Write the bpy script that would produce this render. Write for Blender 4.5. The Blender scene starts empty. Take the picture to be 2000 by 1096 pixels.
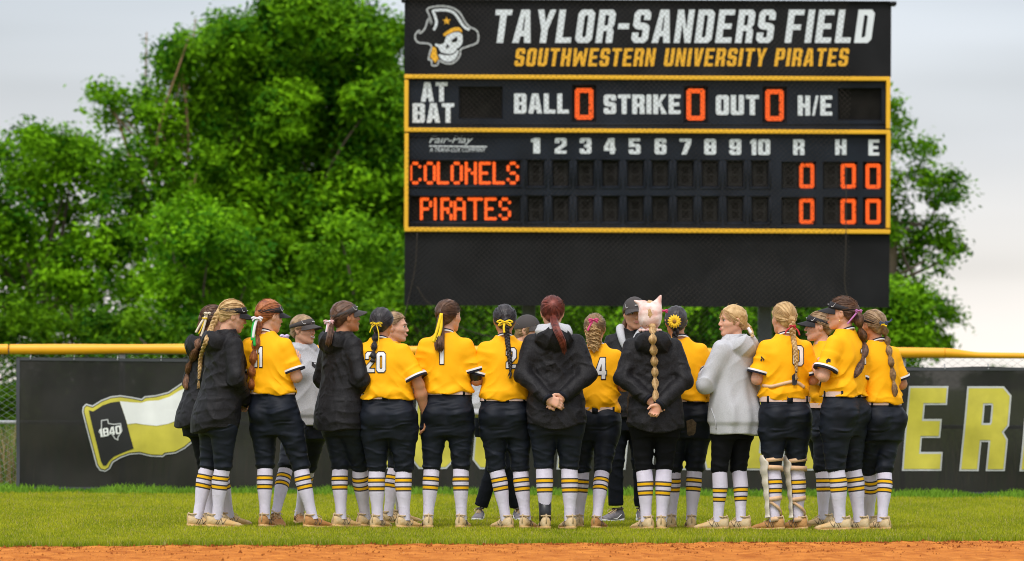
import bpy, bmesh, math, random
import numpy as np
from mathutils import Vector, Matrix
from mathutils.bvhtree import BVHTree
from mathutils.geometry import tessellate_polygon

scene = bpy.context.scene
COL = scene.collection
R = math.radians
rng = np.random.default_rng(7)
random.seed(7)

# ------------------------------------------------------------------ camera
F = 10320.0            # focal length in pixels of the 2000 px wide photograph
CAM_H = 1.1
ROLL = R(0.28)
cam_d = bpy.data.cameras.new('camera')
cam = bpy.data.objects.new('camera', cam_d)
COL.objects.link(cam)
cam.matrix_world = Matrix.Translation((0, 0, CAM_H)) @ Matrix.Rotation(R(90), 4, 'X') @ Matrix.Rotation(ROLL, 4, 'Z')
cam_d.sensor_width = 36.0
cam_d.lens = F * 36.0 / 2000.0
cam_d.shift_y = 203.0 / 2000.0
cam_d.clip_start = 1.0
cam_d.clip_end = 3000.0
cam_d.dof.use_dof = True
cam_d.dof.focus_distance = 40.0
cam_d.dof.aperture_fstop = 3.7
scene.camera = cam
scene.cycles.filter_width = 1.0

# ------------------------------------------------------------------ exposure, sky, sun
scene.view_settings.view_transform = 'Standard'
scene.view_settings.look = 'None'
scene.view_settings.exposure = 0.3
scene.view_settings.gamma = 1.0
SUN_EL, SUN_AZ = R(58), R(200)
world = bpy.data.worlds.new('World')
scene.world = world
world.use_nodes = True
wn, wl = world.node_tree.nodes, world.node_tree.links
wn.clear()
wo = wn.new('ShaderNodeOutputWorld')
bg = wn.new('ShaderNodeBackground')
bg2 = wn.new('ShaderNodeBackground')
add = wn.new('ShaderNodeAddShader')
sky = wn.new('ShaderNodeTexSky')
sky.sky_type = 'NISHITA'
sky.sun_disc = False
sky.sun_elevation = SUN_EL
sky.sun_rotation = SUN_AZ
sky.dust_density = 3.0
bg.inputs['Strength'].default_value = 0.05
wl.new(sky.outputs[0], bg.inputs['Color'])
tc = wn.new('ShaderNodeTexCoord')
mp = wn.new('ShaderNodeMapping')
mp.inputs['Scale'].default_value = (5.0, 5.0, 34.0)
mp.inputs['Location'].default_value = (3.3, 1.2, 0.4)
wl.new(tc.outputs['Generated'], mp.inputs['Vector'])
cn = wn.new('ShaderNodeTexNoise')
cn.inputs['Scale'].default_value = 1.0
cn.inputs['Detail'].default_value = 3.0
cn.inputs['Roughness'].default_value = 0.45
wl.new(mp.outputs[0], cn.inputs['Vector'])
sep = wn.new('ShaderNodeSeparateXYZ')
wl.new(tc.outputs['Generated'], sep.inputs[0])
el = wn.new('ShaderNodeMapRange')           # overcast: pale at the horizon, a grey layer above it, bright overhead
el.inputs['From Min'].default_value = 0.0
el.inputs['From Max'].default_value = 1.0
wl.new(sep.outputs['Z'], el.inputs['Value'])
er = wn.new('ShaderNodeValToRGB')
cr = er.color_ramp
cr.elements[0].position = 0.0
cr.elements[0].color = (0.92, 0.85, 0.78, 1)
cr.elements[1].position = 1.0
cr.elements[1].color = (0.98, 1.0, 1.04, 1)
for pos, c in ((0.020, (0.78, 0.745, 0.71, 1)), (0.045, (0.50, 0.51, 0.545, 1)), (0.078, (0.395, 0.418, 0.468, 1)), (0.25, (0.72, 0.74, 0.78, 1))):
    e = cr.elements.new(pos)
    e.color = c
wl.new(el.outputs[0], er.inputs['Fac'])
nm = wn.new('ShaderNodeMapRange')
nm.inputs['From Min'].default_value = 0.32
nm.inputs['From Max'].default_value = 0.68
nm.inputs['To Min'].default_value = 0.80
nm.inputs['To Max'].default_value = 1.20
wl.new(cn.outputs['Fac'], nm.inputs['Value'])
vm = wn.new('ShaderNodeVectorMath')
vm.operation = 'SCALE'
wl.new(er.outputs['Color'], vm.inputs[0])
wl.new(nm.outputs[0], vm.inputs['Scale'])
wl.new(vm.outputs[0], bg2.inputs['Color'])
bg2.inputs['Strength'].default_value = 0.95
wl.new(bg.outputs[0], add.inputs[0])
wl.new(bg2.outputs[0], add.inputs[1])
wl.new(add.outputs[0], wo.inputs['Surface'])

sun_d = bpy.data.lights.new('sun', 'SUN')
sun_d.energy = 1.4
sun_d.angle = R(14)
sun_d.color = (1.0, 0.96, 0.9)
sun = bpy.data.objects.new('sun', sun_d)
COL.objects.link(sun)
# sun_rotation is measured from +Y towards +X
sdir = Vector((math.sin(SUN_AZ) * math.cos(SUN_EL), math.cos(SUN_AZ) * math.cos(SUN_EL), math.sin(SUN_EL)))
sun.rotation_euler = sdir.to_track_quat('Z', 'Y').to_euler()
sun.location = (0, 40, 30)

# ------------------------------------------------------------------ helpers
_c, _s = math.cos(ROLL), math.sin(ROLL)
def at(px, py, Y):
    """where the sight line through a photo pixel crosses the depth Y"""
    u, v = px - 1000.0, py - 751.0
    u0 = u * _c + v * _s
    v0 = -u * _s + v * _c
    return np.array([u0 / F * Y, Y, CAM_H - v0 / F * Y])

def tag(o, label=None, cat=None, group=None, kind=None):
    if label: o['label'] = label
    if cat: o['category'] = cat
    if group: o['group'] = group
    if kind: o['kind'] = kind
    return o

def empty(name, loc=(0, 0, 0)):
    o = bpy.data.objects.new(name, None)
    o.location = loc
    o.empty_display_size = 0.2
    COL.objects.link(o)
    return o

def mesh_obj(name, verts, faces, mats, parent=None, smooth=True, loc=None, fmat=None):
    """ONE mesh object; verts in the frame of the parent"""
    me = bpy.data.meshes.new(name)
    verts = np.asarray(verts, dtype=np.float32).reshape(-1, 3)
    if isinstance(faces, np.ndarray):
        n, k = faces.shape
        me.vertices.add(len(verts))
        me.vertices.foreach_set('co', verts.ravel())
        me.loops.add(n * k)
        me.loops.foreach_set('vertex_index', faces.astype(np.int32).ravel())
        me.polygons.add(n)
        me.polygons.foreach_set('loop_start', np.arange(0, n * k, k, dtype=np.int32))
        me.polygons.foreach_set('loop_total', np.full(n, k, dtype=np.int32))
        me.update(calc_edges=True)
    else:
        me.from_pydata([tuple(map(float, v)) for v in verts], [], [tuple(map(int, f)) for f in faces])
        me.update()
    if not isinstance(mats, (list, tuple)): mats = [mats]
    for m in mats: me.materials.append(m)
    if fmat is not None:
        me.polygons.foreach_set('material_index', np.asarray(fmat, dtype=np.int32))
    me.polygons.foreach_set('use_smooth', np.full(len(me.polygons), bool(smooth)))
    o = bpy.data.objects.new(name, me)
    COL.objects.link(o)
    if parent: o.parent = parent
    if loc is not None: o.location = loc
    return o

class MB:
    """collects shapes for one mesh"""
    def __init__(s): s.v = []; s.f = []; s.m = []; s.n = 0
    def add(s, v, f, m=0):
        v = np.asarray(v, dtype=float).reshape(-1, 3)
        s.v.append(v)
        for q in f: s.f.append([int(i) + s.n for i in q]); s.m.append(m)
        s.n += len(v)
        return s
    def box(s, lo, hi, m=0, bev=0.0):
        x0, y0, z0 = lo; x1, y1, z1 = hi
        if bev:
            b = bev
            pts = [(x0+b,y0),(x1-b,y0),(x1,y0+b),(x1,y1-b),(x1-b,y1),(x0+b,y1),(x0,y1-b),(x0,y0+b)]
            pin = [(x0+b,y0+b),(x1-b,y0+b),(x1-b,y0+b),(x1-b,y1-b),(x1-b,y1-b),(x0+b,y1-b),(x0+b,y1-b),(x0+b,y0+b)]
            v = [(p[0],p[1],z0) for p in pin]+[(p[0],p[1],z0+b) for p in pts]+[(p[0],p[1],z1-b) for p in pts]+[(p[0],p[1],z1) for p in pin]
            f = [tuple(range(7,-1,-1)), tuple(range(24,32))]
            for k in range(3):
                for i in range(8):
                    j=(i+1)%8
                    f.append((k*8+i,k*8+j,k*8+8+j,k*8+8+i))
            return s.add(v, f, m)
        v = [(x0,y0,z0),(x1,y0,z0),(x1,y1,z0),(x0,y1,z0),(x0,y0,z1),(x1,y0,z1),(x1,y1,z1),(x0,y1,z1)]
        return s.add(v, [(0,3,2,1),(4,5,6,7),(0,1,5,4),(1,2,6,5),(2,3,7,6),(3,0,4,7)], m)
    def tube(s, pts, rad, n=8, m=0, caps=True, up=None):
        v, f = tube(pts, rad, n, caps)
        return s.add(v, f, m)
    def build(s, name, mats, parent=None, smooth=True, loc=None):
        v = np.concatenate(s.v) if s.v else np.zeros((0, 3))
        return mesh_obj(name, v, s.f, mats, parent, smooth, loc, s.m)

def frames(pts):
    pts = np.asarray(pts, float)
    t = np.gradient(pts, axis=0)
    t /= np.maximum(np.linalg.norm(t, axis=1, keepdims=True), 1e-9)
    a = np.array([0.0, 1.0, 0.0]) if abs(t[0][1]) < 0.8 else np.array([1.0, 0, 0])
    n0 = a - t[0] * np.dot(a, t[0]); n0 /= np.linalg.norm(n0)
    N = [n0]
    for i in range(1, len(pts)):
        n = N[-1] - t[i] * np.dot(N[-1], t[i])
        N.append(n / max(np.linalg.norm(n), 1e-9))
    N = np.array(N)
    return t, N, np.cross(t, N)

def tube(pts, rad, n=8, caps=True, wob=None):
    """round tube along pts; rad a number, a list or (list, list) for two half axes"""
    pts = np.asarray(pts, float)
    m = len(pts)
    t, N, B = frames(pts)
    if isinstance(rad, tuple): ra, rb = [np.broadcast_to(np.asarray(r, float), (m,)) for r in rad]
    else: ra = rb = np.broadcast_to(np.asarray(rad, float), (m,))
    a = np.arange(n) * 2 * math.pi / n
    ca, sa = np.cos(a), np.sin(a)
    w = np.ones((m, n)) if wob is None else wob
    v = pts[:, None, :] + N[:, None, :] * (ra[:, None] * ca * w)[:, :, None] + B[:, None, :] * (rb[:, None] * sa * w)[:, :, None]
    f = [(i*n+j, i*n+(j+1) % n, (i+1)*n+(j+1) % n, (i+1)*n+j) for i in range(m-1) for j in range(n)]
    if caps:
        f.append(tuple(range(n-1, -1, -1))); f.append(tuple(range((m-1)*n, m*n)))
    return v.reshape(-1, 3), f

def smooth_path(pts, n=24):
    """Catmull-Rom through pts"""
    P = np.asarray(pts, float)
    if len(P) == 2: return P[0] + (P[1]-P[0]) * np.linspace(0, 1, n)[:, None]
    P = np.vstack([2*P[0]-P[1], P, 2*P[-1]-P[-2]])
    out = []
    k = len(P) - 3
    for u in np.linspace(0, k, n):
        i = min(int(u), k-1); t = u - i
        a, b, c, d = P[i], P[i+1], P[i+2], P[i+3]
        out.append(0.5*((2*b)+(-a+c)*t+(2*a-5*b+4*c-d)*t*t+(-a+3*b-3*c+d)*t**3))
    return np.array(out)

# ------------------------------------------------------------------ materials
def mat(name, col, rough=0.6, var=0.0, vscale=8.0, bump=0.0, bscale=60.0, spec=0.5, sheen=0.0, metal=0.0, stretch=(1, 1, 1),
        tint=None, emit=0.0, translucent=0.0, attr=None, alpha=1.0, detail=4.0, col2=None, vmin=0.35, vmax=0.65, sss=0.0, bdist=0.01, wr=None):
    m = bpy.data.materials.new(name)
    m.use_nodes = True
    nt = m.node_tree; n, l = nt.nodes, nt.links
    b = n['Principled BSDF']
    b.inputs['Roughness'].default_value = rough
    b.inputs['Metallic'].default_value = metal
    b.inputs['Specular IOR Level'].default_value = spec
    if sheen:
        b.inputs['Sheen Weight'].default_value = sheen
        b.inputs['Sheen Roughness'].default_value = 0.4
    if sss:
        b.inputs['Subsurface Weight'].default_value = sss
        b.inputs['Subsurface Radius'].default_value = (0.012, 0.005, 0.003)
        b.inputs['Subsurface Scale'].default_value = 1.0
    c4 = (*col, 1)
    b.inputs['Base Color'].default_value = c4
    src = None
    g = n.new('ShaderNodeTexCoord')
    mpn = n.new('ShaderNodeMapping')
    mpn.inputs['Scale'].default_value = stretch
    l.new(g.outputs['Object'], mpn.inputs['Vector'])
    if var or col2:
        t = n.new('ShaderNodeTexNoise')
        t.inputs['Scale'].default_value = vscale
        t.inputs['Detail'].default_value = detail
        l.new(mpn.outputs[0], t.inputs['Vector'])
        r = n.new('ShaderNodeMapRange')
        r.inputs['From Min'].default_value = vmin; r.inputs['From Max'].default_value = vmax
        l.new(t.outputs['Fac'], r.inputs['Value'])
        mx = n.new('ShaderNodeMix'); mx.data_type = 'RGBA'
        l.new(r.outputs[0], mx.inputs['Factor'])
        if col2:
            mx.inputs['A'].default_value = c4; mx.inputs['B'].default_value = (*col2, 1)
        else:
            mx.inputs['A'].default_value = (*[x*(1-var) for x in col], 1)
            mx.inputs['B'].default_value = (*[min(x*(1+var), 1) for x in col], 1)
        src = mx.outputs['Result']
    if attr:
        a = n.new('ShaderNodeAttribute'); a.attribute_name = attr
        hs = n.new('ShaderNodeMix'); hs.data_type = 'RGBA'; hs.blend_type = 'MULTIPLY'
        hs.inputs['Factor'].default_value = 1.0
        if src: l.new(src, hs.inputs['A'])
        else: hs.inputs['A'].default_value = c4
        l.new(a.outputs['Color'], hs.inputs['B'])
        src = hs.outputs['Result']
    if src: l.new(src, b.inputs['Base Color'])
    if bump:
        t2 = n.new('ShaderNodeTexNoise')
        t2.inputs['Scale'].default_value = bscale
        t2.inputs['Detail'].default_value = 3.0
        l.new(mpn.outputs[0], t2.inputs['Vector'])
        bp = n.new('ShaderNodeBump')
        bp.inputs['Strength'].default_value = bump
        bp.inputs['Distance'].default_value = bdist
        l.new(t2.outputs['Fac'], bp.inputs['Height'])
        l.new(bp.outputs[0], b.inputs['Normal'])
    if wr:      # cloth wrinkles: ridged folds, (scale, strength, depth, stretch)
        m2 = n.new('ShaderNodeMapping'); m2.inputs['Scale'].default_value = wr[3]
        m2.inputs['Rotation'].default_value = (0.2, 0.35, 0.1)
        l.new(g.outputs['Object'], m2.inputs['Vector'])
        t3 = n.new('ShaderNodeTexNoise')
        t3.noise_type = 'RIDGED_MULTIFRACTAL'
        t3.inputs['Scale'].default_value = wr[0]
        t3.inputs['Detail'].default_value = 2.0
        t3.inputs['Roughness'].default_value = 0.45
        t3.inputs['Distortion'].default_value = 0.9
        l.new(m2.outputs[0], t3.inputs['Vector'])
        b3 = n.new('ShaderNodeBump')
        b3.inputs['Strength'].default_value = wr[1]
        b3.inputs['Distance'].default_value = wr[2]
        l.new(t3.outputs['Fac'], b3.inputs['Height'])
        if bump: l.new(bp.outputs[0], b3.inputs['Normal'])
        l.new(b3.outputs[0], b.inputs['Normal'])
    if emit:
        b.inputs['Emission Color'].default_value = c4
        b.inputs['Emission Strength'].default_value = emit
    if translucent or alpha < 1:
        out = n['Material Output']
        cur = b.outputs[0]
        if translucent:
            tr = n.new('ShaderNodeBsdfTranslucent')
            if src: l.new(src, tr.inputs['Color'])
            else: tr.inputs['Color'].default_value = c4
            ms = n.new('ShaderNodeMixShader'); ms.inputs[0].default_value = translucent
            l.new(cur, ms.inputs[1]); l.new(tr.outputs[0], ms.inputs[2]); cur = ms.outputs[0]
        if alpha < 1:
            tp = n.new('ShaderNodeBsdfTransparent')
            ms = n.new('ShaderNodeMixShader'); ms.inputs[0].default_value = alpha
            l.new(tp.outputs[0], ms.inputs[1]); l.new(cur, ms.inputs[2]); cur = ms.outputs[0]
        l.new(cur, out.inputs['Surface'])
    return m

# ------------------------------------------------------------------ block lettering (own glyph outlines)
def glyph(ch, W=4.0, H=7.0, s=1.45, t=1.25, c=0.75):
    m = H / 2
    S_ = [(c,0),(W-c,0),(W,c),(W,m),(W-c,m+t/2),(s,m+t/2+.25),(s,H-t),(W-s,H-t),(W-s,H*.69),(W,H*.69),(W,H-c),(W-c,H),(c,H),(0,H-c),
          (0,m+.1),(c,m-t/2),(W-s,m-t/2-.2),(W-s,t),(s,t),(s,H*.31),(0,H*.31),(0,c)]
    oct_o = [(c,0),(W-c,0),(W,c),(W,H-c),(W-c,H),(c,H),(0,H-c),(0,c)]
    d = .3
    oct_i = [(s+d,t),(W-s-d,t),(W-s,t+d),(W-s,H-t-d),(W-s-d,H-t),(s+d,H-t),(s,H-t-d),(s,t+d)]
    h1 = H*.36
    G = {
     'I': ([(0,0),(s,0),(s,H),(0,H)], [], s),
     'L': ([(0,0),(W*.93,0),(W*.93,t),(s,t),(s,H),(0,H)], [], W*.93),
     'T': ([(W/2-s/2,0),(W/2+s/2,0),(W/2+s/2,H-t),(W,H-t),(W,H),(0,H),(0,H-t),(W/2-s/2,H-t)], [], W),
     'E': ([(0,0),(W*.95,0),(W*.95,t),(s,t),(s,m-t/2),(W*.85,m-t/2),(W*.85,m+t/2),(s,m+t/2),(s,H-t),(W*.95,H-t),(W*.95,H),(0,H)], [], W*.95),
     'F': ([(0,0),(s,0),(s,m-t/2-.2),(W*.85,m-t/2-.2),(W*.85,m+t/2-.2),(s,m+t/2-.2),(s,H-t),(W*.95,H-t),(W*.95,H),(0,H)], [], W*.95),
     'H': ([(0,0),(s,0),(s,m-t/2),(W-s,m-t/2),(W-s,0),(W,0),(W,H),(W-s,H),(W-s,m+t/2),(s,m+t/2),(s,H),(0,H)], [], W),
     'N': ([(0,0),(s*.9,0),(s*.9,H*.60),(W-s*.9,0),(W,0),(W,H),(W-s*.9,H),(W-s*.9,H*.40),(s*.9,H),(0,H)], [], W),
     'A': ([(0,0),(s,0),(s+.22,H*.2),(W-s-.22+.4,H*.2),(W-s+.4,0),(W+.4,0),(W/2+.2+1.05,H),(W/2+.2-1.05,H)],
           [[(s+.42,H*.2+t),(W-s-.42+.4,H*.2+t),(W/2+.2+.12,H*.78),(W/2+.2-.12,H*.78)]], W+.4),
     'O': (oct_o, [oct_i], W), '0': (oct_o, [oct_i], W),
     'D': ([(0,0),(W-c,0),(W,c),(W,H-c),(W-c,H),(0,H)], [[(s,t),(W-s-d,t),(W-s,t+d),(W-s,H-t-d),(W-s-d,H-t),(s,H-t)]], W),
     'U': ([(c,0),(W-c,0),(W,c),(W,H),(W-s,H),(W-s,t+d),(W-s-d,t),(s+d,t),(s,t+d),(s,H),(0,H),(0,c)], [], W),
     'S': (S_, [], W),
     '5': ([(c,0),(W-c,0),(W,c),(W,m+.1),(W-c,m+t*.75),(s,m+t*.75),(s,H-t),(W*.96,H-t),(W*.96,H),(0,H),(0,m-t*.25),(W-s,m-t*.25),(W-s,t),(s,t),(s,H*.30),(0,H*.30),(0,c)], [], W),
     '2': ([(0,0),(W,0),(W,t),(s+.3,t),(s+.3,t+.35),(W,m+.15),(W,H-c),(W-c,H),(c,H),(0,H-c),(0,H*.66),(s,H*.66),(s,H-t),(W-s,H-t),(W-s,m+.55),(0,t+.7)], [], W),
     'R': ([(0,0),(s,0),(s,h1),(W-s,h1),(W-s,0),(W,0),(W,h1),(W-.5,h1+.7),(W,h1+1.3),(W,H-c),(W-c,H),(0,H)],
           [[(s,h1+t),(W-s-.1,h1+t),(W-s,h1+t+.2),(W-s,H-t-.2),(W-s-.1,H-t),(s,H-t)]], W),
     'P': ([(0,0),(s,0),(s,h1),(W-c,h1),(W,h1+c),(W,H-c),(W-c,H),(0,H)],
           [[(s,h1+t),(W-s-.1,h1+t),(W-s,h1+t+.2),(W-s,H-t-.2),(W-s-.1,H-t),(s,H-t)]], W),
     'V': ([(W/2-s*.62,0),(W/2+s*.62,0),(W,H),(W-s,H),(W/2,H*.33),(s,H),(0,H)], [], W),
     'Y': ([(W/2-s/2,0),(W/2+s/2,0),(W/2+s/2,H*.40),(W+.2,H),(W-s+.3,H),(W/2,H*.62),(s-.3,H),(-.2,H),(W/2-s/2,H*.40)], [], W),
     'W': ([(.5,0),(1.9,0),(3,H*.46),(4.1,0),(5.5,0),(6,H),(4.65,H),(4.5,H*.42),(3.6,H*.82),(2.4,H*.82),(1.5,H*.42),(1.35,H),(0,H)], [], 6.0),
     '1': ([(.55,0),(2.1,0),(2.1,H),(.9,H),(0,H-.9),(0,H-2.1),(.55,H-1.8)], [], 2.1),
     '4': ([(W-s-.4,0),(W-.4,0),(W-.4,H*.2),(W,H*.2),(W,H*.2+t),(W-.4,H*.2+t),(W-.4,H),(W-s-.9,H),(0,H*.2+t+.3),(0,H*.2),(W-s-.4,H*.2)], [[(s*.85,H*.2+t),(W-s-.4,H*.2+t),(W-s-.4,H*.72)]], W),
     '8': (oct_o, [[(s,t),(W-s,t),(W-s,m-t/2),(s,m-t/2)], [(s,m+t/2),(W-s,m+t/2),(W-s,H-t),(s,H-t)]], W),
     'B': ([(0,0),(W-c,0),(W,c),(W,m-.35),(W-.35,m),(W,m+.35),(W,H-c),(W-c,H),(0,H)], [[(s,t*.9),(W-s,t*.9),(W-s,m-t*.42),(s,m-t*.42)], [(s,m+t*.42),(W-s,m+t*.42),(W-s,H-t*.9),(s,H-t*.9)]], W),
     'K': ([(0,0),(s,0),(s,H*.30),(s+.45,H*.42),(W-s+.2,0),(W+.4,0),(W*.62,H*.58),(W+.3,H),(W-s+.1,H),(s,H*.60),(s,H),(0,H)], [], W+.4),
     '3': ([(c,0),(W-c,0),(W,c),(W,m-.4),(W-.4,m),(W,m+.4),(W,H-c),(W-c,H),(c,H),(0,H-c),(0,H*.68),(s,H*.68),(s,H-t),(W-s,H-t),(W-s,m+t*.45),(s,m+t*.45),(s,m-t*.45),(W-s,m-t*.45),(W-s,t),(s,t),(s,H*.32),(0,H*.32),(0,c)], [], W),
     '6': ([(c,0),(W-c,0),(W,c),(W,m+.2),(W-c,m+t*.75),(s,m+t*.75),(s,H-t),(W-s,H-t),(W-s,H*.70),(W,H*.70),(W,H-c),(W-c,H),(c,H),(0,H-c),(0,c)], [[(s,t),(W-s,t),(W-s,m-.3),(s,m-.3)]], W),
     '9': ([(W-c,H),(c,H),(0,H-c),(0,m-.2),(c,m-t*.75),(W-s,m-t*.75),(W-s,t),(s,t),(s,H*.30),(0,H*.30),(0,c),(c,0),(W-c,0),(W,c),(W,H-c)], [[(s,m+.3),(W-s,m+.3),(W-s,H-t),(s,H-t)]], W),
     '7': ([(.7,0),(2.4,0),(W,H-t-.6),(W,H),(0,H),(0,H-t),(W-s-.2,H-t)], [], W),
     '-': ([(0,m-.6),(2.6,m-.6),(2.6,m+.6),(0,m+.6)], [], 2.6),
     '/': ([(0,0),(.9,0),(2.2,H),(1.3,H)], [], 2.2),
    }
    return G[ch]

def offset_poly(p, d):
    """move the outline outwards by d (mitred)"""
    p = np.asarray(p, float)
    a = 0.5*np.sum(p[:,0]*np.roll(p[:,1],-1)-np.roll(p[:,0],-1)*p[:,1])
    e = np.roll(p,-1,0)-p
    e /= np.maximum(np.linalg.norm(e,axis=1,keepdims=True),1e-9)
    nrm = np.stack([e[:,1],-e[:,0]],1)*(1 if a > 0 else -1)
    n0 = np.roll(nrm,1,0)
    b = nrm+n0
    den = np.maximum(1+np.sum(nrm*n0,1,keepdims=True),0.5)
    return p+d*b/den

def poly_tris(outer, holes=()):
    polys = [[Vector((x, y, 0)) for x, y in outer]] + [[Vector((x, y, 0)) for x, y in h] for h in holes]
    tr = tessellate_polygon(polys)
    pts = [(v.x, v.y) for pl in polys for v in pl]
    out = []
    for t in tr:
        a, b, c = (np.array(pts[i]) for i in t)
        ar = (b[0]-a[0])*(c[1]-a[1])-(b[1]-a[1])*(c[0]-a[0])
        if abs(ar) < 1e-10: continue
        out.append(tuple(t) if ar > 0 else (t[0], t[2], t[1]))
    return pts, out

def text_polys(txt, gap=0.75, space=2.0, shear=0.0, grow=0.0, **kw):
    """list of (outer, holes) in glyph units with total width and height"""
    x = 0.0; out = []
    for ch in txt:
        if ch == ' ': x += space; continue
        o, hs, w = glyph(ch, **kw)
        f = lambda pl: [(px+x+py*shear, py) for px, py in pl]
        o = f(o); hs = [f(h) for h in hs]
        if grow:
            o = offset_poly(o, grow); hs = [offset_poly(h, -grow) for h in hs]
        out.append((o, hs)); x += w + gap
    return out, x - gap

def put_polys(mb, polys, fn, m=0):
    """fn maps (x, y) glyph units to a 3-D point; faces the camera (-Y)"""
    for o, hs in polys:
        pts, tr = poly_tris(o, hs)
        mb.add([fn(x, y) for x, y in pts], tr, m)

# fast surface from a signed distance field -----------------------------------
def surfnet(field, lo, hi, h, B=8):
    lo = np.asarray(lo, float); hi = np.asarray(hi, float)
    nb = np.maximum(np.ceil((hi-lo)/(h*B)).astype(int), 1)
    n = nb*B+1
    # coarse pass: block centres
    cx = [lo[i]+h*B*(np.arange(nb[i])+0.5) for i in range(3)]
    C = np.stack(np.meshgrid(*cx, indexing='ij'), -1).reshape(-1, 3)
    dc = field(C)
    near = np.abs(dc) < h*B*0.9+0.03
    val = np.empty(n, dtype=np.float32)
    dcr = np.repeat(np.repeat(np.repeat(dc.reshape(nb), B, 0), B, 1), B, 2)
    val[:n[0]-1, :n[1]-1, :n[2]-1] = dcr
    val[-1] = val[-2]; val[:, -1] = val[:, -2]; val[:, :, -1] = val[:, :, -2]
    mask = np.zeros(n, dtype=bool)
    idx = np.argwhere(near.reshape(nb))
    for i, j, k in idx: mask[i*B:i*B+B+1, j*B:j*B+B+1, k*B:k*B+B+1] = True
    g = np.argwhere(mask)
    P = lo+g*h
    out = np.empty(len(P), dtype=np.float32)
    for s in range(0, len(P), 200000): out[s:s+200000] = field(P[s:s+200000])
    val[mask] = out
    ins = val < 0
    # active cells
    c = [ins[a:n[0]-1+a, b:n[1]-1+b, d:n[2]-1+d] for a in (0,1) for b in (0,1) for d in (0,1)]
    sm = sum(x.astype(np.int8) for x in c)
    act = (sm > 0) & (sm < 8)
    cells = np.argwhere(act)
    cid = np.full(act.shape, -1, dtype=np.int32)
    cid[act] = np.arange(len(cells))
    corner = np.array([(a,b,d) for a in (0,1) for b in (0,1) for d in (0,1)])
    V = np.stack([val[cells[:,0]+a, cells[:,1]+b, cells[:,2]+d] for a,b,d in corner], 1)
    acc = np.zeros((len(cells), 3)); cnt = np.zeros(len(cells))
    for i in range(8):
        for ax in range(3):
            if corner[i][ax] == 0:
                q = corner[i].copy(); q[ax] = 1
                j = int(q[0]*4+q[1]*2+q[2])
                a, b = V[:, i], V[:, j]
                x = (a < 0) != (b < 0)
                t = np.where(x, a/np.where(x, a-b, 1), 0)
                p = corner[i][None]+t[:, None]*(corner[j]-corner[i])[None]
                acc[x] += p[x]; cnt[x] += 1
    verts = lo+h*(cells+acc/cnt[:, None])
    F_ = []
    for ax in range(3):
        sl0 = [slice(None)]*3; sl1 = [slice(None)]*3
        sl0[ax] = slice(0, n[ax]-1); sl1[ax] = slice(1, n[ax])
        e = ins[tuple(sl0)] != ins[tuple(sl1)]
        u, w = (ax+1) % 3, (ax+2) % 3
        E = np.argwhere(e)
        ok = (E[:,u] > 0) & (E[:,w] > 0) & (E[:,u] < n[u]-1) & (E[:,w] < n[w]-1)
        E = E[ok]
        def at_(du, dw):
            q = E.copy(); q[:,u] += du; q[:,w] += dw
            return cid[q[:,0], q[:,1], q[:,2]]
        quad = np.stack([at_(-1,-1), at_(0,-1), at_(0,0), at_(-1,0)], 1)
        fl = ins[tuple(sl0)][E[:,0],E[:,1],E[:,2]]
        quad[~fl] = quad[~fl][:, ::-1]
        F_.append(quad)
    return verts, np.concatenate(F_)
# ------------------------------------------------------------------ shared noise
_nr = np.random.default_rng(3)
_nd = _nr.normal(size=(10, 3)); _nd /= np.linalg.norm(_nd, axis=1, keepdims=True)
_np = _nr.uniform(0, 6.28, 10)
def snoise(p, f=1.0, seed=0):
    """smooth pseudo noise in about -1..1"""
    q = np.asarray(p) * f
    w = np.sin(q @ _nd[(seed+1) % 10] * 1.3 + _np[seed % 10] + seed)
    out = 0
    for i in range(4):
        j = (i*3+seed) % 10
        out = out + np.sin(q @ _nd[j] * (2.1+0.9*i) + _np[j]*(seed+1) + 1.6*w) / (1+0.35*i)
    return out / 2.4

# ------------------------------------------------------------------ ground
M_turf = mat('turf', (0.115, 0.165, 0.018), 0.9, col2=(0.20, 0.235, 0.035), vscale=1.1, bump=0.5, bscale=90, spec=0.15)
M_dirt = mat('infield_clay', (0.36, 0.095, 0.012), 0.95, col2=(0.66, 0.235, 0.040), vscale=5.0, bump=1.0, bscale=38, spec=0.1, detail=8, bdist=0.03, vmin=.3, vmax=.7)
M_clod = mat('dirt_clod', (0.21, 0.058, 0.012), 0.95, var=0.35, vscale=14, spec=0.1)
M_blade = mat('grass_blade', (1, 1, 1), 0.7, spec=0.08, translucent=0.25, attr='tint')
def edgeY(x): return 35.92+0.357*x+0.06*np.sin(x*5.1)+0.045*np.sin(x*13.7+1)+0.035*np.sin(x*31)+0.03*np.sin(x*67+2)

mesh_obj('grass_field', [(-1500, 20, 0), (1500, 20, 0), (1500, 2500, 0), (-1500, 2500, 0)], [(0, 1, 2, 3)], M_turf, smooth=False)['kind'] = 'structure'
xs = np.linspace(-9, 9, 361); ts = np.linspace(0, 1, 60)
gx, gt = np.meshgrid(xs, ts)
gy = 27+(edgeY(gx)-27)*gt
gz = 0.006+0.008*(1+snoise(np.stack([gx, gy, gx*0], -1), 9.0))+0.006*(1+snoise(np.stack([gx, gy, gx*0], -1), 28.0, 4))
gz = np.where(gt > 0.985, 0.004, gz)
nv = gx.size; W_ = len(xs)
fa = np.array([(j*W_+i, j*W_+i+1, (j+1)*W_+i+1, (j+1)*W_+i) for j in range(len(ts)-1) for i in range(W_-1)])
mesh_obj('infield_dirt', np.stack([gx, gy, gz], -1).reshape(-1, 3), fa, M_dirt)['kind'] = 'structure'

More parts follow.
